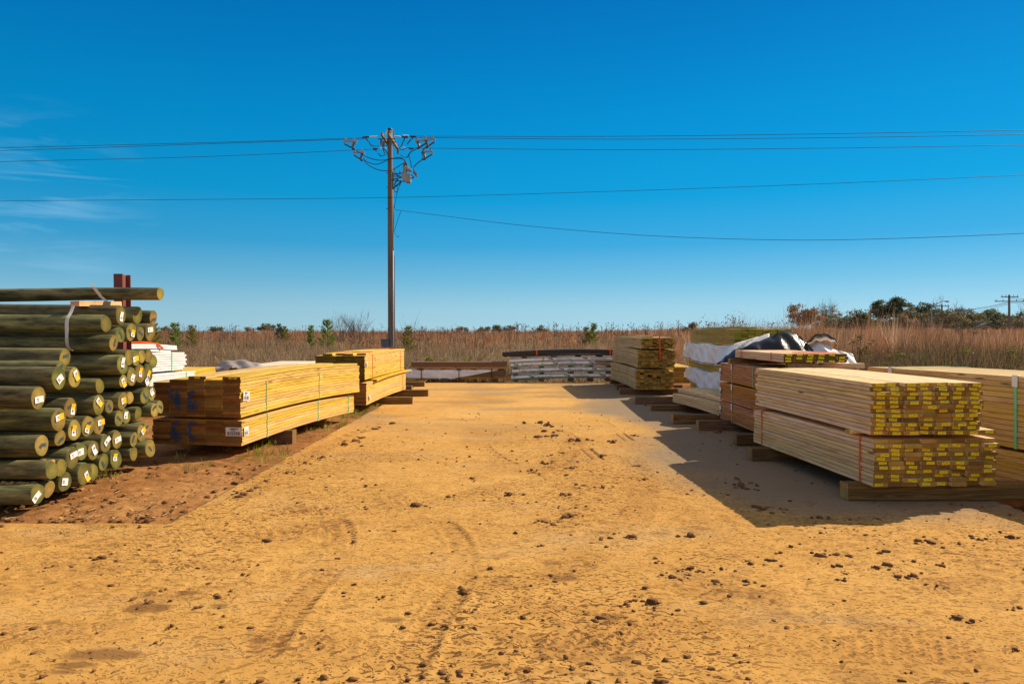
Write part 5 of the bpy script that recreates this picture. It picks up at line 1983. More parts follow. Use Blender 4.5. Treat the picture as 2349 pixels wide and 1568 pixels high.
def wrap_sheet(label, x, y0, y1, ztop, drop, amp, seed):
    """woven wrap lying over a bundle: over the top, down the left long side and round the far end, with a scalloped hem and dark stripes"""
    def hem(u):
        return drop * (.62 + amp * math.sin(u * math.pi) + .08 * math.sin(u * 7 + seed))

    def fn(u, v):
        y = y0 + (y1 - y0) * u
        t = v
        if t < .65:
            s = t / .65
            z = ztop + .012 - hem(u) * (1 - s)
            out_ = .03 + .075 * (1 - s) * (.6 + .5 * math.sin(u * 11 + seed * 2)) + .022 * math.sin(u * 27 + s * 5 + seed) + .012 * math.sin(u * 51 - s * 9)
            xx = x - out_
        else:
            s = (t - .65) / .35
            z = ztop + .018 + .015 * math.sin(u * 13 + seed) + .01 * math.sin(s * 9)
            xx = x - .02 + 1.02 * s
        if u > .93:
            xx += (u - .93) * .9
            y += .02
            z -= 1.2 * (u - .93) * (1 if t > .65 else .4)
        return (xx, y, z)

    def mi(u, v):
        return 1 if (.035 < v < .06 or .09 < v < .105) else 0
    o = cloth('wrap_sheet', 48, 40, fn, M['wrapwhite'], None, .004, mi, [M['wrapwhite'], M['compo_dark']])
    tag(o, label, 'wrap sheet')
    return o


wrap_sheet('upper pale woven wrap with dark hem stripes hanging over the wrapped stack', 4.11, 12.5, 16.35, 1.235, .42, .42, 1.0)
wrap_sheet('lower pale woven wrap hanging in folds from the bottom wrapped bundle', 4.13, 12.5, 16.25, .668, .40, .30, 4.2)

# flat planks before it
bundle('flat low bundle of pale planks on bearers beside the brown stack', (3.37, 11.12), (3.14, 13.35), .155, 4, 4, .20, .043, 1, [M['pale'], M['green_end']], GRt, bow=.015, jit=.01)
bundle('short upper layer of pale planks set back on the flat bundle', (3.55, 11.2), (3.26, 13.45), .333, 3, 2, .20, .043, 1, [M['pale'], M['green_end']], GRt, bow=.012, jit=.02)

# brown stack
WB = [M['brown'], M['brown_end']]
GBn = 'brown bundles in one stack'
for z0, lab, rws in ((.125, 'lowest brown bundle with mint strap and barcode tag', 8), (.425, 'middle brown bundle with mint strap and barcode tag', 8), (.735, 'uppermost brown bundle of the stack, under the small tagged bundle', 8)):
    b = bundle(lab, (3.35, 8.66), (3.35, 11.0), z0, 7, rws, .147, .0358, 1, WB, GBn, jit=.008, shell=(z0 < .7), straps=[(.74, 'mint', .016)] + ([(.35, 'mint', .016)] if z0 > .7 else []), bow=.008)
    barcode(b, (-.006, 2.28, .14), (0, 0, R(-90)), .10, .115, None)
    mb = MB()
    mb.box((-.010, .74 * 2.34, .24), (.004, .05, .09))
    mb.build('corner_guard', M['paper'], b)
b4 = bundle('small three layer bundle with yellow end tags on top of the brown stack', (3.47, 8.72), (3.45, 10.55), 1.115, 6, 3, .137, .038, 1, [M['pale'], M['olive_end']], GRt, jit=.015, tags=.95, straps=[(.22, 'orange', .02), (.85, 'orange', .02)])
mb = MB()
ribbon(mb, [(.25, .3, .122), (.4, .25, .125), (.6, .3, .121), (.8, .2, .124)], (0, .10, .01))
mb.build('strap_tail', M['orange'], b4)
o = beam('rough dark ended block under the far end of the small tagged bundle', 3.29, 10.35, 1.1, .075, 1.022, .10, name='wood_spacer', cat='spacer', group='spacers')
beam('pale flat spacer under the near end of the small tagged bundle', 3.6, 8.95, 1.0, .07, 1.025, .09, [M['pale'], M['pale_end']], name='wood_spacer', cat='spacer', group='spacers')
for z0, n1 in ((.412, 'lower'), (.714, 'upper')):
    for yy, n2 in ((9.1, 'near'), (10.5, 'far')):
        beam(f'thin {n1} spacer between the brown bundles, {n2} end', 3.38, yy, .95, .012 if n1 == 'lower' else .016, z0, .09, name='wood_spacer', cat='spacer', group='spacers')

# pale front stack (subject)
WP = [M['pale'], M['pale_end']]
bundle('lower pale front bundle with yellow end tags and two orange straps', (3.15, 5.95), (2.98, 8.42), .152, 8, 11, .141, .038, 1, WP, 'pale front bundles', jit=.020, gap=.003, rowshift=.016, tags=.94, xj=.009,
       tagrows=lambda c, r: (math.sin(c * 5.1 + r * 3.7) > -.45) and r < 10, straps=[(.08, 'orange', .02), (.905, 'orange', .02)], bow=.004)
bundle('upper pale front bundle of uneven boards with yellow end tags and no strap', (3.12, 5.93), (3.00, 8.40), .612, 7, 12, .143, .038, 1, WP, 'pale front bundles', jit=.030, gap=.003, rowshift=.03, tags=.95, xj=.012,
       tagrows=lambda c, r: not (c in (2, 3, 4) and r in (3, 4, 5, 6) and (c + r) % 3), extra=[(7.45 * .143, 0, .02)], bow=.006)
for yy, ln, lab, mt in ((6.25, 1.13, 'near spacer between the two pale front bundles', WP), (8.15, 1.2, 'reddish far spacer sticking out between the two pale front bundles', [M['brown'], M['brown_end']])):
    xx = 3.12 - (yy - 5.95) * .069 + (-.10 if yy > 7 else -.03)
    beam(lab, xx, yy, ln, .034, .573, .09, mt, name='wood_spacer', cat='spacer', group='spacers')

# rear right stack leaving the frame
WYr = [M['tanpine'], M['yellow_end']]
for z0, rws, lab in ((.33, 7, 'lower long yellow bundle at the right edge behind the pale front stack'), (.72, 6, 'upper long yellow bundle at the right edge with white strap guards'), (-.04, 6, 'dark lowest yellow bundle at the right edge beside the pad')):
    b = bundle(lab, (5.45, 4.75), (4.70, 9.0), z0, 6, rws, .19, .056, 1, WYr, 'yellow bundles at the right edge', shell=True, jit=.02, straps=[(.985 - .08, 'mint', .03), (.50, 'mint', .03)] if z0 > .1 else [], bow=.01)
    if z0 > .6:
        for t in (.905, .50):
            mb = MB()
            mb.box((-.012, t * 4.32, .29), (.006, .06, .12))
            mb.box((.025, t * 4.32, .343), (.07, .06, .005))
            mb.build('strap_guard', M['paper'], b)
for yy, lab in ((5.6, 'near bearer between the yellow bundles at the right edge'), (8.4, 'far bearer between the yellow bundles at the right edge')):
    beam(lab, 5.35 - (yy - 4.75) * .176, yy, 1.0, .018, .297, .1, name='wood_spacer', cat='spacer', group='spacers')

# tarp over a low bundle between the stacks
bundle('hidden lumber bundle under the black and white tarp', (4.1, 11.4), (4.1, 12.2), .75, 7, 7, .20, .045, 1, WGp, GRt, shell=True, jit=.02)
bundle('lumber bundle under the tarp, lowest one', (4.1, 11.4), (4.1, 12.2), .17, 8, 12, .20, .045, 1, WGp, GRt, shell=True, jit=.02)
troot = empty('tarp', (4.95, 11.8, 1.16))
tag(troot, 'billowing tarp, black on the left and white on the right, behind the brown stack', 'tarp')
TD = 11.75


def prof(px):
    """silhouette height of the tarp as metres above the bundle along its length"""
    keys = [(1655, 833), (1668, 815), (1690, 800), (1735, 783), (1762, 776), (1781, 764), (1800, 761.5), (1818, 763), (1832, 770), (1843, 783), (1856, 796), (1872, 786), (1890, 790), (1905, 799), (1920, 804), (1945, 808), (1952, 812)]
    for (a, ya), (b_, yb) in zip(keys[:-1], keys[1:]):
        if px <= b_:
            t = (px - a) / (b_ - a)
            t = t * t * (3 - 2 * t)
            return ya + (yb - ya) * t
    return keys[-1][1]


def tarp_fn(p0, p1, seed, front):
    def fn(u, v):
        px = p0 + (p1 - p0) * u
        yb = 838
        zt = EYE - (prof(px) - HZ) / F * TD
        z0 = EYE - (yb - HZ) / F * TD
        X_ = (px - CX) / F * TD
        if v < .5:
            s = v / .5
            z = z0 + (zt - z0) * (1 - (1 - s) ** 1.7)
            y = TD - .45 * (1 - s) - .10 * math.sin(u * 9 + s * 3 + seed) * s * (1 - s) * 2 - .03 * math.sin(u * 29 + s * 7)
        else:
            s = (v - .5) / .5
            z = zt + (z0 - .0 - zt) * s ** 1.6
            y = TD + .5 * s + .02 * math.sin(u * 19)
        X_ += .03 * math.sin(v * 11 + u * 5)
        if px > 1944:
            z -= .34 * ((px - 1944) / 9) ** 1.5
            X_ -= .03
        return (X_ - 4.95, y - 11.8, z - 1.16)
    return fn


cloth('black_side', 60, 30, tarp_fn(1655, 1856, 1.0, 1), M['tarpblack'], troot)
cloth('white_side', 44, 30, tarp_fn(1843, 1953, 2.6, 1), M['tarpwhite'], troot)


def f_flap(u, v):
    keys = [(1848, 790), (1858, 778), (1871, 767), (1890, 764), (1905, 769), (1915, 777), (1922, 787)]
    t = u * (len(keys) - 1)
    i = min(int(t), len(keys) - 2)
    s = t - i
    px = keys[i][0] + (keys[i + 1][0] - keys[i][0]) * s
    py = keys[i][1] + (keys[i + 1][1] - keys[i][1]) * s
    q = P(px, py + v * (13 * math.sin(math.pi * min(1, u * 1.05)) + 2), TD - .12 + .28 * v)
    return (q.x - 4.95, q.y - 11.8, q.z - 1.16 + .01 * math.sin(u * 25))


cloth('flap', 40, 6, f_flap, None, troot, .006, lambda u, v: 0 if v < .55 else 1, [M['tarpblack'], M['tarpwhite']])


def f_wl(u, v):
    # white left part of the tarp running down over the wrapped stack
    px = 1640 + 125 * u
    py = 806 - 42 * u ** .85 + v * (30 - 22 * u)
    q = P(px, py, 12.32 + .1 * math.sin(u * 9 + v * 3) - .25 * v)
    return (q.x - 4.95, q.y - 11.8, q.z - 1.16)


cloth('white_fold', 30, 10, f_wl, M['tarpwhite'], troot)

# ------------------------------------------------------------------ utility pole
PD = 34.0
PX = (896 - CX) / F * PD


def pc(cx, cy, dy=0.0):
    """point from close-up coordinates, at the pole's distance plus dy"""
    return P(745.5 + cx / 6.835, 275.3 + cy / 6.835, PD + dy)


proot = empty('utility_pole', (PX, PD, gz(np.array([PX]), np.array([PD]))[0]))
tag(proot, 'tall wooden utility pole with switches and black cables behind the left stacks', 'utility pole')
gzp = float(gz(np.array([PX]), np.array([PD]))[0])


def part(mb, name, mat, smooth=False):
    o = mb.build(name, mat, None, smooth)
    o.parent = proot
    o.matrix_parent_inverse = Matrix.Translation(-Vector((PX, PD, gzp)))
    return o


top = pc(1016, 150)
mb = MB()
zt = top.z
seg = 14
basepx = P(899, 800, PD)
pts, rs = [], []
for i in range(seg + 1):
    t = i / seg
    p = Vector((basepx.x + (top.x - basepx.x) * t, PD, gzp - .2 + (zt - gzp + .2) * t))
    pts.append(p)
    rs.append(.185 - .065 * t)
mb.tube(pts, rs, 18)
pol = part(mb, 'pole', M['polewood'], True)
# pole grain runs along z: use its own material
mpz, n_, bb_ = newmat('grey_pole_wood_upright')
o_, v_, r_ = rand_coords(n_)
nz_ = noise(n_, 1, 5, mapping(n_, v_, (26, 26, .7)), .6, .5)
rp_ = ramp(n_, [(.3, (.10, .07, .05)), (.55, (.22, .155, .11)), (.75, (.33, .24, .17))])
n_.links.new(nz_.outputs["Fac"], rp_.inputs[0])
n_.links.new(rp_.outputs[0], bb_.inputs["Base Color"])
bb_.inputs["Roughness"].default_value = .85
bump(n_, bb_, nz_.outputs["Fac"], .4, .01)
pol.data.materials[0] = mpz
mb = MB()
mb.tube([pc(1016, 168), pc(1016, 150), pc(1016, 136), pc(1016, 134)], [.128, .13, .118, .02], 16)
part(mb, 'pole_cap', M['cable'])
# two crossarms running away from the camera
for off, nm in ((-.17, 'crossarm'), (.17, 'crossarm')):
    z = pc(1016, 340).z
    mb = MB()
    mb.bar((PX + off - .03, PD - 1.32, z), (PX + off - .03, PD + 1.32, z), .10, .13)
    part(mb, nm, M['armwood'])
for s_ in (-1, 1):
    mb = MB()
    mb.bar((PX + s_ * .13, PD - .85, pc(0, 320).z), (PX + s_ * .12, PD - .12, pc(0, 190).z + .1), .035, .05)
    mb.bar((PX + s_ * .13, PD + .85, pc(0, 320).z), (PX + s_ * .12, PD + .12, pc(0, 190).z + .1), .035, .05)
    part(mb, 'arm_brace', M['armwood'])
mb = MB()
mb.bar(pc(825, 298, -1.25), pc(1105, 298, -1.25), .035)
part(mb, 'steel_channel', M['darksteel'])
mb = MB()
mb.bar(pc(905, 348, -.3), pc(1120, 348, -.3), .035)
part(mb, 'steel_channel', M['darksteel'])
mb = MB()
mb.bar(pc(950, 400, 1.0), pc(1160, 400, 1.0), .035)
part(mb, 'steel_channel', M['darksteel'])


def chain(pts, r, name='jumper_cable', mat='cable', n=5):
    pts = [Vector(p) for p in pts]
    fine = []
    for i in range(len(pts) - 1):
        p0, p1, p2, p3 = [pts[max(0, min(len(pts) - 1, k))] for k in (i - 1, i, i + 1, i + 2)]
        for k in range(6):
            t = k / 6
            fine.append(.5 * ((2 * p1) + (p2 - p0) * t + (2 * p0 - 5 * p1 + 4 * p2 - p3) * t * t + (3 * p1 - p0 - 3 * p2 + p3) * t ** 3))
    fine.append(pts[-1])
    mb = MB()
    mb.tube(fine, r, n)
    return part(mb, name, M[mat], True)


def strain(c0, c1, dy):
    mb = MB()
    mb.ribbed(pc(*c0, dy), pc(*c1, dy), .042, 8, 8)
    part(mb, 'strain_insulator', M['polymer'], False)


strain((700, 265), (830, 260), -1.2)
strain((1085, 260), (1185, 262), -1.2)
strain((1222, 246), (1315, 248), -1.2)
strain((870, 450), (960, 446), 1.2)
strain((1195, 436), (1262, 437), 1.2)


def clamp(c0, c1, c2, dy):
    mb = MB()
    mb.bar(pc(*c0, dy), pc(*c1, dy), .06, .07)
    mb.bar(pc((c0[0] + c1[0]) / 2, (c0[1] + c1[1]) / 2, dy), pc(*c2, dy), .035, .05)
    part(mb, 'wire_clamp', M['darksteel'])


clamp((585, 275), (690, 265), (670, 330), -1.2)
clamp((1340, 258), (1425, 262), (1370, 300), -1.2)
clamp((1205, 268), (1300, 272), (1240, 320), -1.1)
clamp((752, 462), (830, 452), (805, 500), 1.2)
clamp((1310, 442), (1390, 452), (1345, 490), 1.2)


def switch(c, flip, dy, wd=215):
    """hanging disconnect switch: top bar, two hangers, ribbed insulator and blade"""
    cx, cy = c
    mb = MB()
    h = wd / 2
    mb.bar(pc(cx - h, cy, dy), pc(cx + h, cy, dy), .07, .09)
    for k in (-.7, .55):
        mb.bar(pc(cx + k * h, cy - 8, dy), pc(cx + k * h, cy - 55, dy), .09, .06)
    mb.bar(pc(cx - .95 * h, cy, dy), pc(cx - .95 * h, cy + 40, dy), .03)
    mb.bar(pc(cx + .95 * h, cy, dy), pc(cx + .95 * h, cy + 35, dy), .03)
    part(mb, 'switch_bar', M['greysteel'])
    f = flip
    mb = MB()
    mb.ribbed(pc(cx + f * .62 * h, cy + 15, dy), pc(cx + f * .22 * h, cy + 110, dy), .085, 8, 9)
    part(mb, 'switch_insulator', M['porcelain'])
    mb = MB()
    mb.bar(pc(cx - f * .85 * h, cy + 40, dy), pc(cx + f * .55 * h, cy + 122, dy), .05, .06)
    mb.box(pc(cx + f * .5 * h, cy + 122, dy), (.12, .06, .08))
    part(mb, 'switch_blade', M['darksteel'])


switch((395, 335), 1, -1.2)
switch((530, 510), 1, 1.2, 180)
switch((1510, 322), -1, -1.1, 195)
switch((1640, 305), -1, -1.25, 180)
switch((1602, 496), -1, 1.2, 185)
for (cx, cy, dy, hh) in ((880, 352, -1.2, 90), (920, 378, -.6, 90), (1036, 352, -1.0, 80), (1142, 492, 1.1, 90)):
    mb = MB()
    mb.ribbed(pc(cx, cy - hh / 2, dy), pc(cx, cy + hh / 2, dy), .075, 6, 10)
    part(mb, 'arrester', M['porcelain'])
for a, b_, dy in (((900, 400), (935, 530), -1.1), ((925, 440), (1000, 560), -.6), ((1285, 380), (1355, 300), -1.1), ((1195, 420), (1245, 300), -1.1), ((685, 330), (725, 410), -1.2), ((1290, 590), (1330, 510), 1.1), ((830, 520), (880, 575), 1.1)):
    mb = MB()
    mb.bar(pc(*a, dy), pc(*b_, dy), .05, .045)
    part(mb, 'fuse_tube', M['darksteel'])
ck = .017
chain([pc(735, 390, -1.2), pc(790, 412, -1.2), pc(845, 400, -1.2)], ck)
chain([pc(730, 410, -1.1), pc(775, 445, -1), pc(815, 452, -1)], ck)
chain([pc(880, 560, 1.1), pc(915, 560, 1.1), pc(960, 542, 1.0)], ck)
chain([pc(1110, 410, 0.6), pc(1150, 440, .6), pc(1190, 415, .4)], ck)
chain([pc(1165, 460, .8), pc(1225, 468, .8), pc(1275, 435, .6)], ck)
chain([pc(1180, 545, 1.1), pc(1250, 590, 1.1), pc(1295, 570, 1.1)], ck)
chain([pc(480, 470, -1.2), pc(580, 540, -.9), pc(720, 605, -.5), pc(880, 632, -.3), pc(1060, 605, -.3), pc(1180, 588, -.3), pc(1250, 640, -.4), pc(1262, 668, -.4)], .02)
chain([pc(600, 600, 1.2), pc(660, 655, .6), pc(790, 695, .1), pc(900, 668, -.2), pc(1000, 618, -.3), pc(1150, 604, -.3), pc(1240, 625, -.4), pc(1285, 690, -.4)], .02)
chain([pc(605, 630, 1.2), pc(700, 720, .9), pc(850, 785, .5), pc(980, 797, .3), pc(1090, 765, .1), pc(1240, 668, -.3)], .02)
chain([pc(1460, 440, -1.1), pc(1350, 500, -.9), pc(1318, 560, -.7), pc(1345, 660, -.5), pc(1357, 745, -.4)], .02)
chain([pc(1575, 430, -1.2), pc(1520, 520, -1.0), pc(1535, 600, -.9), pc(1450, 680, -.6), pc(1385, 745, -.4)], .02)
chain([pc(1560, 610, 1.2), pc(1500, 640, .8), pc(1430, 690, .2), pc(1390, 760, -.3), pc(1400, 780, -.3)], .02)
chain([pc(1075, 1080, -.25), pc(1100, 1030, -.25), pc(1145, 1060, -.25), pc(1135, 1125, -.25), pc(1098, 1120, -.25), pc(1085, 1060, -.25), pc(1110, 1035, -.25)], .022)
chain([pc(1190, 950, -.3), pc(1170, 1010, -.3), pc(1130, 1030, -.28)], .018)
chain([pc(1200, 960, -.3), pc(1140, 1110, -.28), pc(1110, 1240, -.2), pc(1085, 1390, -.15)], .012)
# regulator hung on brackets
mb = MB()
c0 = pc(1275, 905, -.35)
mb.box((c0.x, c0.y, c0.z + .06), (.44, .42, .22))
mb.add([(c0.x - .22, c0.y - .21, c0.z - .05), (c0.x + .22, c0.y - .21, c0.z - .05), (c0.x + .22, c0.y + .21, c0.z - .05), (c0.x - .22, c0.y + .21, c0.z - .05),
        (c0.x - .02, c0.y - .21, c0.z - .24), (c0.x + .22, c0.y - .21, c0.z - .24), (c0.x + .22, c0.y + .21, c0.z - .24), (c0.x - .02, c0.y + .21, c0.z - .24)],
       [(3, 2, 1, 0)[::-1], (4, 5, 6, 7)[::-1], (0, 1, 5, 4), (1, 2, 6, 5), (2, 3, 7, 6), (3, 0, 4, 7)])
part(mb, 'recloser_tank', M['greysteel'])
mb = MB()
mb.tube([pc(1255, 845, -.35), pc(1255, 800, -.35), pc(1265, 735, -.35), pc(1265, 725, -.35)], [.12, .11, .16, .10], 12)
mb.tube([pc(1265, 760, -.35), pc(1330, 790, -.4), pc(1362, 800, -.4)], [.10, .09, .06], 10)
part(mb, 'recloser_head', M['greysteel'])
mb = MB()
mb.ribbed(pc(1255, 728, -.35), pc(1250, 668, -.35), .11, 4, 12, core=.7)
mb.tube([pc(1250, 668, -.35), pc(1245, 635, -.35)], .025, 6)
part(mb, 'bushing', M['porcelain'])
mb = MB()
mb.ribbed(pc(1290, 728, -.35), pc(1285, 685, -.35), .06, 3, 10, core=.7)
part(mb, 'bushing', M['porcelain'])
mb = MB()
for a, b_ in (((1075, 850), (1200, 832)), ((1075, 880), (1200, 890)), ((1075, 925), (1200, 905)), ((1075, 945), (1260, 965)), ((1085, 1020), (1140, 925)), ((1085, 1060), (1190, 960)), ((1200, 832), (1345, 855)), ((1345, 855), (1395, 900)), ((1345, 910), (1395, 908)), ((1090, 840), (1140, 868)), ((1140, 868), (1180, 890))):
    mb.bar(pc(*a, -.25), pc(*b_, -.35), .035, .045)
mb.bar(pc(1065, 815, -.15), pc(1065, 1085, -.15), .06, .05)
part(mb, 'mounting_bracket', M['darksteel'])
for cx, cy, hh, mt in ((1097, 805, 70, 'brownporc'), (1173, 830, 65, 'brownporc'), (1390, 815, 70, 'brownporc'), (1412, 835, 80, 'brownporc'), (1433, 860, 80, 'brownporc')):
    mb = MB()
    mb.ribbed(pc(cx, cy + hh / 2, -.4), pc(cx, cy - hh / 2, -.4), .042, 5, 8)
    part(mb, 'pin_insulator', M[mt])
mb = MB()
for cy in (825, 1055, 1390):
    mb.bar(pc(962, cy, -.02), pc(1000, cy, -.02), .03)
    mb.bar(pc(985, cy - 8, -.02), pc(985, cy + 8, -.02), .03)
part(mb, 'pole_bolts', M['darksteel'])
# conduit, riser cable, guard, meter box
q0, q1 = P(902.5, 800, PD - .17), P(902, 575, PD - .14)
mb = MB()
mb.tube([Vector((q0.x, q0.y, gzp)), q1], .032, 8)
part(mb, 'conduit', M['strapwhite'], True)
mb = MB()
mb.tube([Vector((q0.x + .065, q0.y + .03, gzp)), P(904.5, 590, PD - .10), P(902.5, 575, PD - .13), P(901, 560, PD - .13), P(902, 530, PD - .12), P(903, 500, PD - .12), P(904, 470, PD - .12)], .018, 6)
part(mb, 'riser_cable', M['cable'], True)
mb = MB()
mb.box(P(883.8, 789.5, PD - .12), (.40, .22, .48))
mb.box(P(883.8, 778.2, PD - .13), (.43, .26, .03))
part(mb, 'meter_box', M['boxgrey'])
chain([P(904, 528, PD - .12), P(911, 543, PD - .12), P(915, 540, PD - .12)], .012)
chain([P(905, 529, PD - .12), P(912, 505, PD - .12), P(920, 484, PD - .12)], .012)


def wire(label, pts, r, ext=.7):
    """one span of overhead line through measured points, run on past the frame at both ends"""
    pts = [Vector(p) for p in pts]
    fine = []
    for i in range(len(pts) - 1):
        p0, p1, p2, p3 = [pts[max(0, min(len(pts) - 1, k))] for k in (i - 1, i, i + 1, i + 2)]
        for k in range(10):
            t = k / 10
            fine.append(.5 * ((2 * p1) + (p2 - p0) * t + (2 * p0 - 5 * p1 + 4 * p2 - p3) * t * t + (3 * p1 - p0 - 3 * p2 + p3) * t ** 3))
    fine.append(pts[-1])
    mb = MB()
    mb.tube(fine, r, 5)
    return tag(mb.build('power_line', M['wire'], None, True), label, 'power line', 'overhead lines')


wire('upper overhead wire running left from the pole top', [P(-500, 349, 36.2), P(0, 339, 35.2), P(450, 328, 34.0), P(832, 316.5, 32.8)], .013)
wire('second overhead wire just under the upper one, left of the pole', [P(-500, 355, 36.4), P(0, 345.5, 35.4), P(450, 331, 34.2), P(842, 318.5, 33.0)], .013)
wire('third overhead wire running left from the pole', [P(-500, 386, 38.5), P(0, 371, 37.4), P(450, 360, 36.3), P(868, 342, 35.2)], .013)
wire('upper overhead wire running right from the pole top', [P(930, 312.5, 32.8), P(1400, 313, 32.3), P(1900, 307, 31.8), P(2349, 298.5, 31.4), P(2800, 286, 31.0)], .013)
wire('second overhead wire just under the upper one, right of the pole', [P(940, 315.5, 33.0), P(1400, 319.5, 32.5), P(1900, 316, 32.0), P(2349, 308.5, 31.6), P(2800, 298, 31.2)], .013)
wire('third overhead wire running right from the pole', [P(926, 339.5, 35.2), P(1400, 343.5, 34.6), P(1900, 340, 34.0), P(2349, 332.5, 33.6), P(2800, 322, 33.2)], .013)
wire('lone middle overhead wire crossing the pole below the switches', [P(-500, 466, 36.0), P(0, 461, 35.2), P(450, 457.5, 34.5), P(897, 453, 33.85), P(1400, 439, 33.2), P(1900, 421, 32.6), P(2349, 401.5, 32.2), P(2800, 380, 31.8)], .011)
wire('lowest sagging service wire running right from the pole', [P(906, 481, 33.85), P(1000, 493, 33.0), P(1200, 517, 31.5), P(1450, 538, 30), P(1700, 548.5, 28.5), P(1950, 549.5, 27.2), P(2349, 535, 25.5), P(2700, 510, 24)], .010)


# ------------------------------------------------------------------ vegetation
def place(px, d, py_base=None):
    x = (px - CX) / F * d
    z = float(gz(np.array([x]), np.array([d]))[0])
    return Vector((x, d, z))


def young_pine(label, px, ytop, d, wide=1.0, mat='pine', seed=0):
    rr = random.Random(seed)
    base = place(px, d)
    H_ = EYE - (ytop - HZ) / F * d - base.z
    root = empty('pine_sapling', base)
    tag(root, label, 'pine sapling', 'young pines in the field')
    mb = MB()
    mb.tube([(0, 0, -.05), (.02, 0, H_ * .5), (0, .01, H_ * .97)], [.035, .025, .008], 5)
    mb.build('trunk', M['barkgrey'], root)
    mb = MB()
    nw = max(6, int(H_ * 5))
    for k in range(nw):
        t = .18 + .8 * k / nw
        zc = H_ * t
        Lb = H_ * .27 * wide * (1 - t) ** .75 + .07
        for b_ in range(rr.randint(4, 6)):
            a = rr.uniform(0, 6.28)
            up = rr.uniform(.5, 1.1)
            tip = Vector((math.cos(a) * Lb, math.sin(a) * Lb, Lb * up)) * rr.uniform(.7, 1.15)
            c = Vector((0, 0, zc))
            for s in range(40):
                q = c + tip * rr.uniform(.15, 1.0)
                dr = (tip.normalized() * 1.0 + Vector((rr.gauss(0, .6), rr.gauss(0, .6), rr.gauss(.25, .45)))).normalized() * rr.uniform(.10, .19) * (.8 + H_ * .12)
                sd = dr.cross(Vector((rr.gauss(0, 1), rr.gauss(0, 1), rr.gauss(0, 1)))).normalized() * .017
                mb.add([q - sd, q + sd, q + dr], [(0, 1, 2)])
    for s in range(26):
        q = Vector((0, 0, H_ * rr.uniform(.86, .98)))
        dr = Vector((rr.gauss(0, .05), rr.gauss(0, .05), rr.uniform(.08, .2)))
        sd = Vector((.014, rr.uniform(-.01, .01), 0))
        mb.add([q - sd, q + sd, q + dr], [(0, 1, 2)])
    mb.build('crown', M[mat], root)
    return root


young_pine('dark young pine at left, first one right of the log pile', 402, 741, 44, 1.15, 'pine', 1)
young_pine('small yellowish pine just right of the dark young pine at left', 440, 746, 48, .8, 'pineyellow', 2)
young_pine('yellow green pine half hidden behind the end of the logs', 352, 742, 40, 1.0, 'pineyellow', 3)
young_pine('slim grey green pine left of the small yellow pine pair', 641, 742, 58, .7, 'pinefar', 4)
young_pine('short yellow pine beside the slim grey green pine', 653, 748, 58, .9, 'pineyellow', 5)
young_pine('small round topped pine left of the tallest sapling', 714, 746, 50, .7, 'pine', 6)
young_pine('tallest young pine near the bare shrub', 750, 733, 44, 1.2, 'pine', 7)
young_pine('leaning yellow green pine just right of the utility pole', 938, 747, 38, .9, 'pineyellow', 8)
young_pine('young pine behind the white decking on the skyline', 1362, 741, 52, 1.0, 'pine', 9)
young_pine('olive pine left of the skyline pine behind the decking', 1345, 750, 52, 1.1, 'pineyellow', 10)
young_pine('tiny yellow pine in the grass behind the lumber tower', 1622, 775, 24, 1.0, 'pineyellow', 14)


def branch(mb, p, dr, L, r, lev, rr, spread=.5, up=.15, kids=(3, 5)):
    n_ = 4
    pts = [p]
    dd = dr.copy()
    for i in range(n_):
        dd = (dd + Vector((rr.gauss(0, .12), rr.gauss(0, .12), rr.gauss(up * .3, .06)))).normalized()
        pts.append(pts[-1] + dd * L / n_)
    mb.tube(pts, [r * (1 - .6 * i / n_) for i in range(n_ + 1)], 4 if lev > 1 else 3, caps=False)
    if lev <= 0:
        return
    for k in range(rr.randint(*kids)):
        i = rr.randint(1, n_)
        nd = (dd + Vector((rr.gauss(0, spread), rr.gauss(0, spread), rr.gauss(up, spread * .5)))).normalized()
        branch(mb, pts[i], nd, L * rr.uniform(.5, .75), r * .55, lev - 1, rr, spread, up, kids)


def bare(label, px, ytop, d, stems, name='bare_shrub', cat='bare shrub', r0=.025, lev=3, seed=1, spread=.5, width=.5, mat='twig', group=None):
    rr = random.Random(seed)
    base = place(px, d)
    H_ = EYE - (ytop - HZ) / F * d - base.z
    root = empty(name, base)
    tag(root, label, cat, group)
    for s in range(stems):
        mb = MB()
        a = rr.uniform(0, 6.28)
        dr = Vector((math.cos(a) * width, math.sin(a) * width, 1)).normalized()
        branch(mb, Vector((math.cos(a) * .08, math.sin(a) * .08, -.05)), dr, H_ * .55, r0, lev, rr, spread, .25)
        mb.build('stem', M[mat], root)


bare('bare many stemmed shrub on the skyline left of the utility pole', 820, 716, 60, 9, seed=5, width=.55, lev=3, r0=.03)
bare('smaller bare shrub left of the big bare shrub on the skyline', 783, 722, 60, 6, seed=6, width=.4, lev=3, r0=.022)
bare('thin leafless sapling standing right of the utility pole', 961, 722, 26, 2, seed=9, width=.12, lev=2, r0=.014, spread=.35, name='bare_sapling', cat='bare sapling')
bare('faint twiggy sapling between the pole and the leafless sapling', 920, 735, 28, 2, seed=10, width=.2, lev=2, r0=.010, spread=.4, name='bare_sapling', cat='bare sapling')


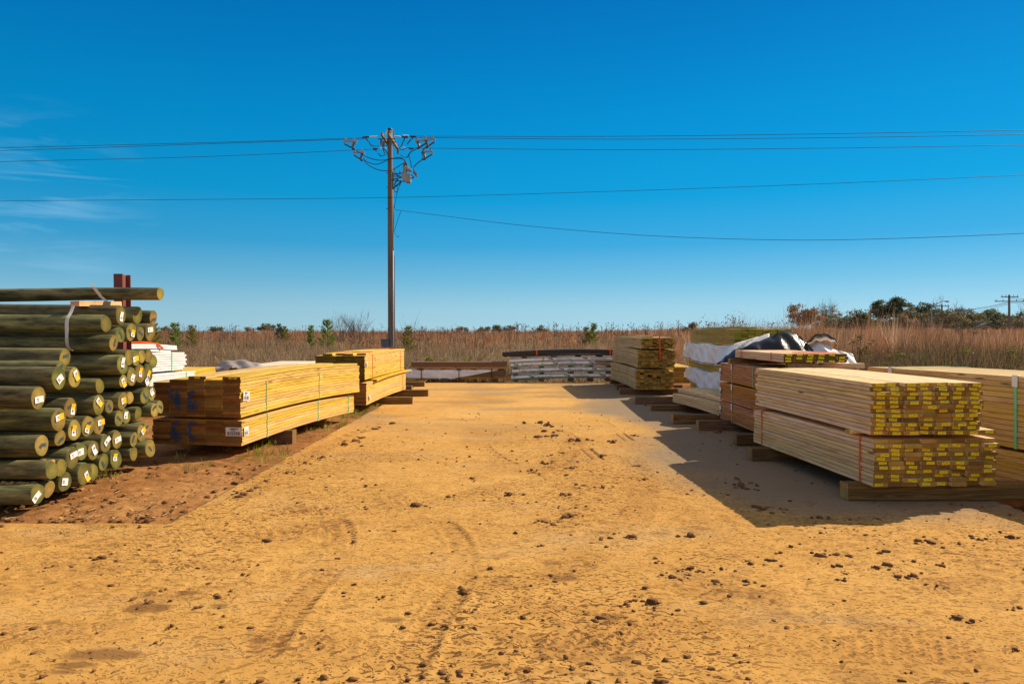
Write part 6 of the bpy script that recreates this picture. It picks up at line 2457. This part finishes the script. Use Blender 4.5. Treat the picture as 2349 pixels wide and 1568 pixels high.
def crown_tree(label, px, ytop, d, blobs, leaf, n_leaf, size, name='broadleaf_tree', cat='tree', trunkr=.12, seed=0, group='distant trees', limbs=True, bare_lev=0):
    """blobs: (dx, z as fraction of height, rx, rz) in metres / fractions"""
    rr = random.Random(seed)
    base = place(px, d)
    H_ = EYE - (ytop - HZ) / F * d - base.z
    root = empty(name, base)
    tag(root, label, cat, group)
    mb = MB()
    mb.tube([(0, 0, -.1), (rr.gauss(0, .05), 0, H_ * .4), (rr.gauss(0, .1), 0, H_ * .9)], [trunkr, trunkr * .75, trunkr * .25], 6)
    for (dx, fz, rx, rz) in blobs:
        mb.tube([(0, 0, H_ * max(.2, fz - .2)), (dx * .5, rr.gauss(0, .2), H_ * (fz - .06)), (dx, rr.gauss(0, .3), H_ * fz)], [trunkr * .45, trunkr * .3, trunkr * .12], 4)
        if bare_lev:
            for k in range(6):
                a = rr.uniform(0, 6.28)
                branch(mb, Vector((dx * .4, 0, H_ * max(.2, fz - .2))), Vector((math.cos(a) * .7, math.sin(a) * .5, 1)).normalized(), rz * 1.3, trunkr * .25, bare_lev, rr, .5, .3)
    mb.build('trunk', M['barkgrey'], root)
    mb = MB()
    tot = sum(b_[2] * b_[3] for b_ in blobs)
    for (dx, fz, rx, rz) in blobs:
        # clumps through the blob's volume
        rx, rz = rx * 1.15, rz * 1.1
        nc = max(5, int(rx * rz * 9))
        cl = []
        for k in range(nc):
            while True:
                q = Vector((rr.uniform(-1, 1), rr.uniform(-1, 1), rr.uniform(-1, 1)))
                if .25 < q.length < 1:
                    break
            cl.append(Vector((dx + q.x * rx, q.y * rx * .8, H_ * fz + q.z * rz)))
        for k in range(int(1.7 * n_leaf * rx * rz / tot)):
            c = rr.choice(cl)
            p = c + Vector((rr.gauss(0, 1), rr.gauss(0, 1), rr.gauss(0, .6))) * size * 1.5
            a = Vector((rr.gauss(0, 1), rr.gauss(0, 1), rr.gauss(0, .7))).normalized() * size * rr.uniform(.5, 1.1)
            b_ = a.cross(Vector((rr.gauss(0, 1), rr.gauss(0, 1), rr.gauss(0, 1)))).normalized() * size * .45
            mb.add([p - a, p + b_, p + a, p - b_], [(0, 1, 2, 3)])
    mb.build('crown', M[leaf], root)
    return root


D1 = 140
crown_tree('russet leaved tree at the left end of the right hand tree line', 1842, 703, 110, [(0, .72, 2.2, 1.6), (1.2, .55, 1.6, 1.2)], 'russet', 1500, .22, seed=1)
crown_tree('rounded bare grey tree left of the dark evergreen', 1893, 697, D1, [(0, .68, 3.0, 2.0), (1.6, .6, 2.0, 1.6), (-1.8, .6, 2.0, 1.6)], 'greybrush', 1100, .16, seed=2, bare_lev=2)
crown_tree('dark evergreen tree between the bare grey tree and the tall pines', 1966, 717, 115, [(0, .75, 1.6, 1.2), (1.1, .5, 1.9, 1.3), (-1.0, .45, 1.6, 1.2)], 'evergreen', 1700, .22, seed=3)
PB = [(0, .86, 1.3, 1.0), (1.1, .72, 1.1, .7), (-1.2, .66, 1.2, .7), (.6, .55, 1.2, .6), (-.5, .92, .8, .8)]
crown_tree('tall pine at the left of the group of tall pines', 2018, 690, D1, PB, 'pinefar', 1900, .24, name='pine_tree', cat='pine tree', seed=4, trunkr=.14)
crown_tree('middle pine of the group of tall pines', 2042, 690, D1 + 3, [(0, .84, 1.0, .9), (.9, .7, 1.1, .7), (-1, .6, 1.2, .7)], 'pinefar', 1500, .24, name='pine_tree', cat='pine tree', seed=5, trunkr=.13)
crown_tree('tallest pine, rightmost of the group of tall pines', 2063, 683, D1, [(0, .88, 1.1, 1.0), (.9, .72, 1.2, .8), (-.9, .68, 1.3, .8), (0, .55, 1.0, .5)], 'pinefar', 1900, .24, name='pine_tree', cat='pine tree', seed=6, trunkr=.15)
crown_tree('olive broad tree right of the tall pines', 2096, 705, 125, [(0, .7, 2.0, 1.5), (-1.4, .5, 1.8, 1.1), (1.4, .5, 1.8, 1.1)], 'olive', 1600, .22, seed=7)
crown_tree('single pine with a dense top behind the street lamp', 2122, 696, D1, [(0, .83, 1.6, 1.1), (1.2, .65, 1.6, 1.0), (-1.2, .6, 1.4, .9)], 'pinefar', 1500, .24, name='pine_tree', cat='pine tree', seed=8)
bare('bare leaning tree just right of the street lamp', 2165, 690, 120, 3, name='bare_tree', cat='bare tree', r0=.10, seed=12, width=.5, lev=3, spread=.55, group='distant trees')
bare('greyish bare tree behind the distant white wall', 2205, 705, 130, 5, name='bare_tree', cat='bare tree', r0=.08, seed=13, width=.5, lev=3, spread=.5, group='distant trees')
crown_tree('olive tree mass above the distant white wall', 2200, 712, 122, [(0, .66, 2.6, 1.6), (-2.2, .5, 2.0, 1.3), (2.4, .55, 2.0, 1.5)], 'olive', 2200, .22, seed=9)
crown_tree('dark evergreen left of the two pointed pines', 2236, 712, 155, [(0, .7, 1.4, 1.3), (.8, .5, 1.5, 1.0)], 'evergreen', 1100, .22, seed=10)
crown_tree('left pointed pine behind the small gabled house', 2262, 712, D1, [(0, .82, 1.1, .9), (-.8, .6, 1.2, .8), (.8, .6, 1.1, .8)], 'pinefar', 1200, .24, name='pine_tree', cat='pine tree', seed=11)
crown_tree('right pointed pine behind the small gabled house', 2280, 711, D1 + 2, [(0, .82, 1.0, .9), (.9, .6, 1.3, .8), (-.6, .6, 1.1, .8)], 'pinefar', 1200, .24, name='pine_tree', cat='pine tree', seed=12)
crown_tree('green tree just left of the large distant utility pole', 2300, 722, 130, [(0, .7, 1.8, 1.2)], 'evergreen', 900, .22, seed=13)
crown_tree('green tree at the right edge beyond the large distant pole', 2340, 718, 130, [(0, .7, 2.0, 1.4), (1.6, .55, 1.6, 1.1)], 'evergreen', 1300, .22, seed=14)
bare('tall bare tree at the right edge of the picture', 2345, 700, 125, 3, name='bare_tree', cat='bare tree', r0=.08, seed=15, width=.35, lev=3, spread=.5, group='distant trees')
crown_tree('low evergreen under the bare grey tree', 1920, 728, 120, [(0, .6, 2.2, 1.3), (-2, .5, 1.8, 1.2), (2, .5, 1.8, 1.2)], 'olive', 1600, .22, seed=16)
for px, yt, d, wd, lab, mt in ((495, 745, 150, 2.0, 'flat topped dark bush on the left skyline', 'evergreen'), (607, 742, 150, 1.8, 'left half of the pair of rounded bushes on the skyline', 'olive'), (622, 740, 152, 1.6, 'right half of the pair of rounded bushes on the skyline', 'evergreen'), (1107, 745, 140, 1.7, 'round green bush on the skyline above the brown decking', 'olive'),
                               (1141, 744, 120, 1.1, 'dark evergreen bush left of the blue arch', 'evergreen'), (1170, 747, 140, 1.3, 'pale bush between the blue arc and the tall blue arch', 'olive'), (1243, 748, 140, 1.5, 'grey green bush right of the tall blue arch', 'olive'), (1060, 750, 145, 1.6, 'low olive bush left of the round skyline bush', 'olive'), (575, 752, 150, 1.6, 'low rusty bush between the flat topped bush and the bush pair', 'russet'),
                               (1580, 749, 90, 1.5, 'low green bush on the skyline behind the tower', 'olive'), (380, 750, 150, 1.6, 'low faint bush on the skyline above the end of the logs', 'olive')):
    crown_tree(lab, px, yt, d, [(0, .66, wd * .62, .75), (wd * .45, .5, wd * .45, .6), (-wd * .45, .5, wd * .4, .6)], mt, 700, .16, name='skyline_bush', cat='bush', trunkr=.08, seed=px, group='bushes on the skyline')
for i, (px, yt, d, wd, lab, mt) in enumerate(((1935, 730, 118, 2.2, 'olive thicket left of the dark evergreen', 'olive'), (1990, 733, 125, 2.0, 'olive thicket under the left tall pine', 'evergreen'), (2035, 728, 118, 2.4, 'dense undergrowth at the foot of the tall pines', 'evergreen'), (2078, 724, 118, 2.0, 'brownish tree filling the gap right of the tallest pine', 'russet'),
                                (2140, 716, 122, 2.3, 'olive tree behind the street lamp pole', 'olive'), (2172, 712, 118, 2.6, 'broad olive tree behind the thin distant pole', 'olive'), (2218, 722, 150, 2.2, 'russet tree above the white shed', 'russet'), (2255, 728, 150, 2.2, 'olive thicket behind the gabled house', 'olive'), (2325, 732, 120, 2.4, 'olive thicket at the foot of the large distant pole', 'olive'))):
    crown_tree(lab, px, yt, d, [(0, .68, wd, 1.3), (wd * .7, .45, wd * .8, 1.1), (-wd * .7, .45, wd * .8, 1.1), (0, .3, wd * 1.2, .9)], mt, 1700, .2, seed=200 + i)
# leafy sapling behind the wrapped stack
rr = random.Random(31)
base = place(1664, 20)
H_ = EYE - (711 - HZ) / F * 20 - base.z
root = empty('leafy_sapling', base)
tag(root, 'thin sapling with sparse drying leaves behind the wrapped stack', 'sapling')
mb = MB()
lv = MB()
for s in range(4):
    a = rr.uniform(0, 6.28)
    pts = [Vector((0, 0, 0))]
    dd = Vector((math.cos(a) * .16, math.sin(a) * .1, 1)).normalized()
    for i in range(8):
        dd = (dd + Vector((rr.gauss(0, .05), rr.gauss(0, .05), 0))).normalized()
        pts.append(pts[-1] + dd * H_ * rr.uniform(.8, 1) / 8)
    mb.tube(pts, [.016 - .0014 * i for i in range(9)], 5)
    for i in range(55):
        q = pts[rr.randint(4, 8)] + Vector((rr.gauss(0, .14), rr.gauss(0, .1), rr.gauss(0, .12)))
        a_ = Vector((rr.gauss(0, 1), rr.gauss(0, 1), rr.gauss(0, 1))).normalized() * .04
        b_ = a_.cross(Vector((rr.gauss(0, 1), rr.gauss(0, 1), 1))).normalized() * .02
        lv.add([q - a_, q + b_, q + a_, q - b_], [(0, 1, 2, 3)])
mb.build('trunk', M['barkgrey'], root)
lv.build('crown', M['leafy'], root)
# green leafy shrubs in the brush on the right
for i, (px, yt, d, w_, lab) in enumerate(((2090, 778, 17.5, .5, 'low green shrub in the brush, left of the centre of the right hand brush'), (2200, 770, 17, .6, 'larger green shrub in the brush behind the rear right bundle'), (2320, 790, 16.5, .5, 'green shrub in the brush at the right edge'), (1975, 715, 19.5, .25, 'tall stalky shrub with pale leaves behind the white tarp'))):
    crown_tree(lab, px, yt, d, [(0, .62, w_, .34), (w_ * .7, .4, w_ * .9, .3), (-w_ * .7, .4, w_ * .9, .3), (0, .25, w_ * 1.3, .25)], 'pineyellow' if i < 3 else 'leafy', 700 if i < 3 else 250, .05, name='shrub', cat='shrub', trunkr=.02, seed=60 + i, group='shrubs in the brush')
crown_tree('green weedy shrub behind the brown decking, left one', 1083, 815, 22.3, [(0, .65, .5, .2), (.4, .5, .4, .16)], 'pineyellow', 500, .045, name='shrub', cat='shrub', trunkr=.012, seed=71, group='shrubs behind the decking')
crown_tree('green weedy shrub behind the brown decking, right one near the charcoal boards', 998, 812, 22.3, [(0, .65, .5, .2), (-.3, .5, .4, .16)], 'pineyellow', 500, .045, name='shrub', cat='shrub', trunkr=.012, seed=72, group='shrubs behind the decking')


# ------------------------------------------------------------------ distant poles, lamp, buildings, arches
def far_pole(label, px, ytop, d, arms, r=.13, wires=None):
    base = place(px, d)
    zt = EYE - (ytop - HZ) / F * d
    root = empty('utility_pole', base)
    tag(root, label, 'utility pole', 'distant utility poles')
    mb = MB()
    mb.tube([(0, 0, 0), (0, 0, zt - base.z)], [r, r * .75], 8)
    mb.build('pole', M['polewood'], root)
    for (ya, half) in arms:
        z = EYE - (ya - HZ) / F * d - base.z
        mb = MB()
        mb.bar((-half, -.12, z), (half, -.12, z), .10, .12)
        for k in (-.9, -.45, .45, .9):
            mb.ribbed((half * k, -.12, z + .05), (half * k, -.12, z + .28), .06, 3, 6)
        mb.build('crossarm', M['polewood'], root)
    return base, zt


far_pole('large distant utility pole with two crossarms at the far right', 2315, 676, 95, [(681, 1.2), (691, 2.1)], .17)
far_pole('distant utility pole left of the tall pines', 1997, 708, 115, [(712, 1.1)], .14)
far_pole('small distant utility pole left of the dark evergreen', 1871, 724, 150, [(726, 1.2)], .15)
far_pole('small distant pole right beside the dark evergreen', 1881, 727, 160, [], .12)
far_pole('thin distant utility pole just right of the street lamp pole', 2161, 698, 110, [(702, 1.0)], .12)
far_pole('tiny far utility pole on the skyline right of the lumber tower', 1625, 743, 200, [(745, 1.0)], .16)
mb = MB()
for k, (ya, yb) in enumerate(((693, 713), (695, 716), (698, 724))):
    a, b_ = P(2312, ya, 95), P(2150, yb, 112)
    m_ = a.lerp(b_, .5) - Vector((0, 0, .35))
    c_ = P(1998, yb + 2, 115)
    pts = [a, a.lerp(m_, .5) - Vector((0, 0, .1)), m_, b_, b_.lerp(c_, .5) - Vector((0, 0, .3)), c_]
    o = MB()
    o.tube(pts, .022, 4)
    tag(o.build('power_line', M['wire']), ['highest', 'middle', 'lowest'][k] + ' of the distant wires joining the far right poles', 'power line', 'overhead lines')
for k, ya in enumerate((684, 690, 694)):
    o = MB()
    o.tube([P(2317, ya, 95), P(2349, ya + 2, 94), P(2500, ya - 8, 90)], .022, 4)
    tag(o.build('power_line', M['wire']), ['upper', 'middle', 'lower'][k] + ' of the short wires leaving the large distant pole at the right edge', 'power line', 'overhead lines')
# street lamp
base = place(2137, 105)
root = empty('street_lamp', base)
tag(root, 'street lamp with a long curved arm in front of the distant trees', 'street lamp')
zt = EYE - (699 - HZ) / F * 105 - base.z
mb = MB()
mb.tube([(0, 0, 0), (0, 0, zt)], [.12, .09], 8)
mb.build('lamp_pole', M['greysteel'], root)
mb = MB()
mb.tube([(0, 0, zt - .4), (.5, 0, zt - .1), (1.1, 0, zt + .35), (1.7, 0, zt + .55), (2.1, 0, zt + .55)], .05, 6)
mb.tube([(0, 0, zt - .1), (.6, 0, zt + .18), (1.1, 0, zt + .35)], .04, 6)
mb.build('lamp_arm', M['greysteel'], root)
mb = MB()
mb.tube([(2.0, 0, zt + .55), (2.15, 0, zt + .55), (2.5, 0, zt + .53), (2.7, 0, zt + .5)], [.06, .13, .15, .06], 8)
mb.build('lamp_head', M['greysteel'], root)
# small gabled house
d = 120
b0 = place(2262, d)
root = empty('house', b0)
tag(root, 'small tan gabled house with a green roof in the distance at right', 'house')
W_, Hh, Dp = 4.2, EYE - (752 - HZ) / F * d - b0.z, 6
zr = EYE - (743 - HZ) / F * d - b0.z
mb = MB()
mb.add([(-W_ / 2, 0, 0), (W_ / 2, 0, 0), (W_ / 2, 0, Hh), (0, 0, zr), (-W_ / 2, 0, Hh), (-W_ / 2, Dp, 0), (W_ / 2, Dp, 0), (W_ / 2, Dp, Hh), (0, Dp, zr), (-W_ / 2, Dp, Hh)],
       [(0, 1, 2, 3, 4), (9, 8, 7, 6, 5), (1, 6, 7, 2), (0, 4, 9, 5)])
mb.build('wall', M['tan'], root)
mb = MB()
for s_ in (-1, 1):
    ex = s_ * (W_ / 2 + .35)
    ez = Hh - .35 * (zr - Hh) / (W_ / 2)
    mb.add([(ex, -.4, ez), (0, -.4, zr + .06), (0, Dp + .3, zr + .06), (ex, Dp + .3, ez), (ex, -.4, ez + .14), (0, -.4, zr + .2), (0, Dp + .3, zr + .2), (ex, Dp + .3, ez + .14)],
           [(0, 1, 2, 3), (7, 6, 5, 4), (0, 4, 5, 1), (3, 2, 6, 7), (0, 3, 7, 4)])
mb.build('roof', M['roofgreen'], root)
mb = MB()
mb.box((-.6, -.03, Hh * .55), (.9, .08, 1.0))
mb.build('window', M['windowdark'], root)
# long low building with a flat canopy
d = 135
b0 = place(2290, d)
root = empty('low_building', b0)
tag(root, 'long low building with a thin white flat roof behind the gabled house', 'building')
z1 = EYE - (737 - HZ) / F * d - b0.z
mb = MB()
mb.box((3.0, 2.5, z1 / 2 - .2), (13, 5, z1 - .4))
mb.build('wall', M['boxgrey'], root)
mb = MB()
mb.box((1.6, 1.5, z1 - .08), (15.5, 8, .28))
mb.build('roof', M['offwhite'], root)
for xx in (-3.6, -.6, 2.4):
    mb = MB()
    mb.box((xx, 1.0, z1 + .22), (.5, .5, .4))
    mb.build('roof_vent', M['darksteel'], root)
for xx in (-2.5, 0.2, 3.0):
    mb = MB()
    mb.box((xx, -.04, z1 * .55), (1.6, .1, .9))
    mb.build('window', M['windowdark'], root)
# white wall
d = 115
b0 = place(2166, d)
root = empty('white_shed', b0)
tag(root, 'low white shed among the reddish grass left of the gabled house', 'shed')
z1 = EYE - (754.5 - HZ) / F * d - b0.z
mb = MB()
mb.box((0, 1.5, z1 / 2), (3.4, 3, z1))
mb.build('wall', M['offwhite'], root)
mb = MB()
mb.box((0, 1.5, z1 + .05), (3.7, 3.4, .12))
mb.build('roof', M['roofgrey'], root)
mb = MB()
mb.box((.6, -.02, z1 * .5), (.9, .06, z1 * .9))
mb.build('door', M['cream'], root)

# blue arches in the far field
d = 120
b0 = place(1193, d)
z1 = EYE - (743 - HZ) / F * d
r_ = 4.3 / F * d
mb = MB()
pts = [(b0.x - r_, d, b0.z), (b0.x - r_, d, z1 - r_)] + [(b0.x - r_ * math.cos(t), d, z1 - r_ + r_ * math.sin(t)) for t in [math.pi * k / 10 for k in range(1, 10)]] + [(b0.x + r_, d, z1 - r_), (b0.x + r_, d, b0.z)]
mb.tube(pts, .07, 6)
pts2 = [(p[0] * 1.0, p[1] + .8, p[2]) for p in pts]
mb.tube(pts2, .05, 6)
tag(mb.build('pipe_arch', M['bluepipe']), 'narrow tall blue pipe arch on the skyline above the decking', 'pipe arch')
mb = MB()
c = P(1156, 760, d)
mb.tube([(c.x + .55 * math.cos(t) * 1.0, d, c.z + .85 * math.sin(t) - .0) for t in [math.pi * k / 12 for k in range(0, 13)]], .05, 6)
mb.tube([(c.x - .55, d, b0.z), (c.x - .55, d, c.z)], .05, 6)
mb.tube([(c.x + .55, d, b0.z), (c.x + .55, d, c.z)], .05, 6)
tag(mb.build('pipe_arch', M['bluepipe']), 'low wide blue pipe arc on the skyline left of the tall arch', 'pipe arch')
mb = MB()
c = P(1186, 737, d)
mb.tube([(c.x, d, b0.z), (c.x, d, c.z - .5), (c.x, d, c.z)], [.08, .07, .02], 6)
mb.box((c.x, d, c.z - .9), (.18, .18, .5))
tag(mb.build('mast', M['greysteel']), 'thin grey mast beside the tall blue arch on the skyline', 'mast')
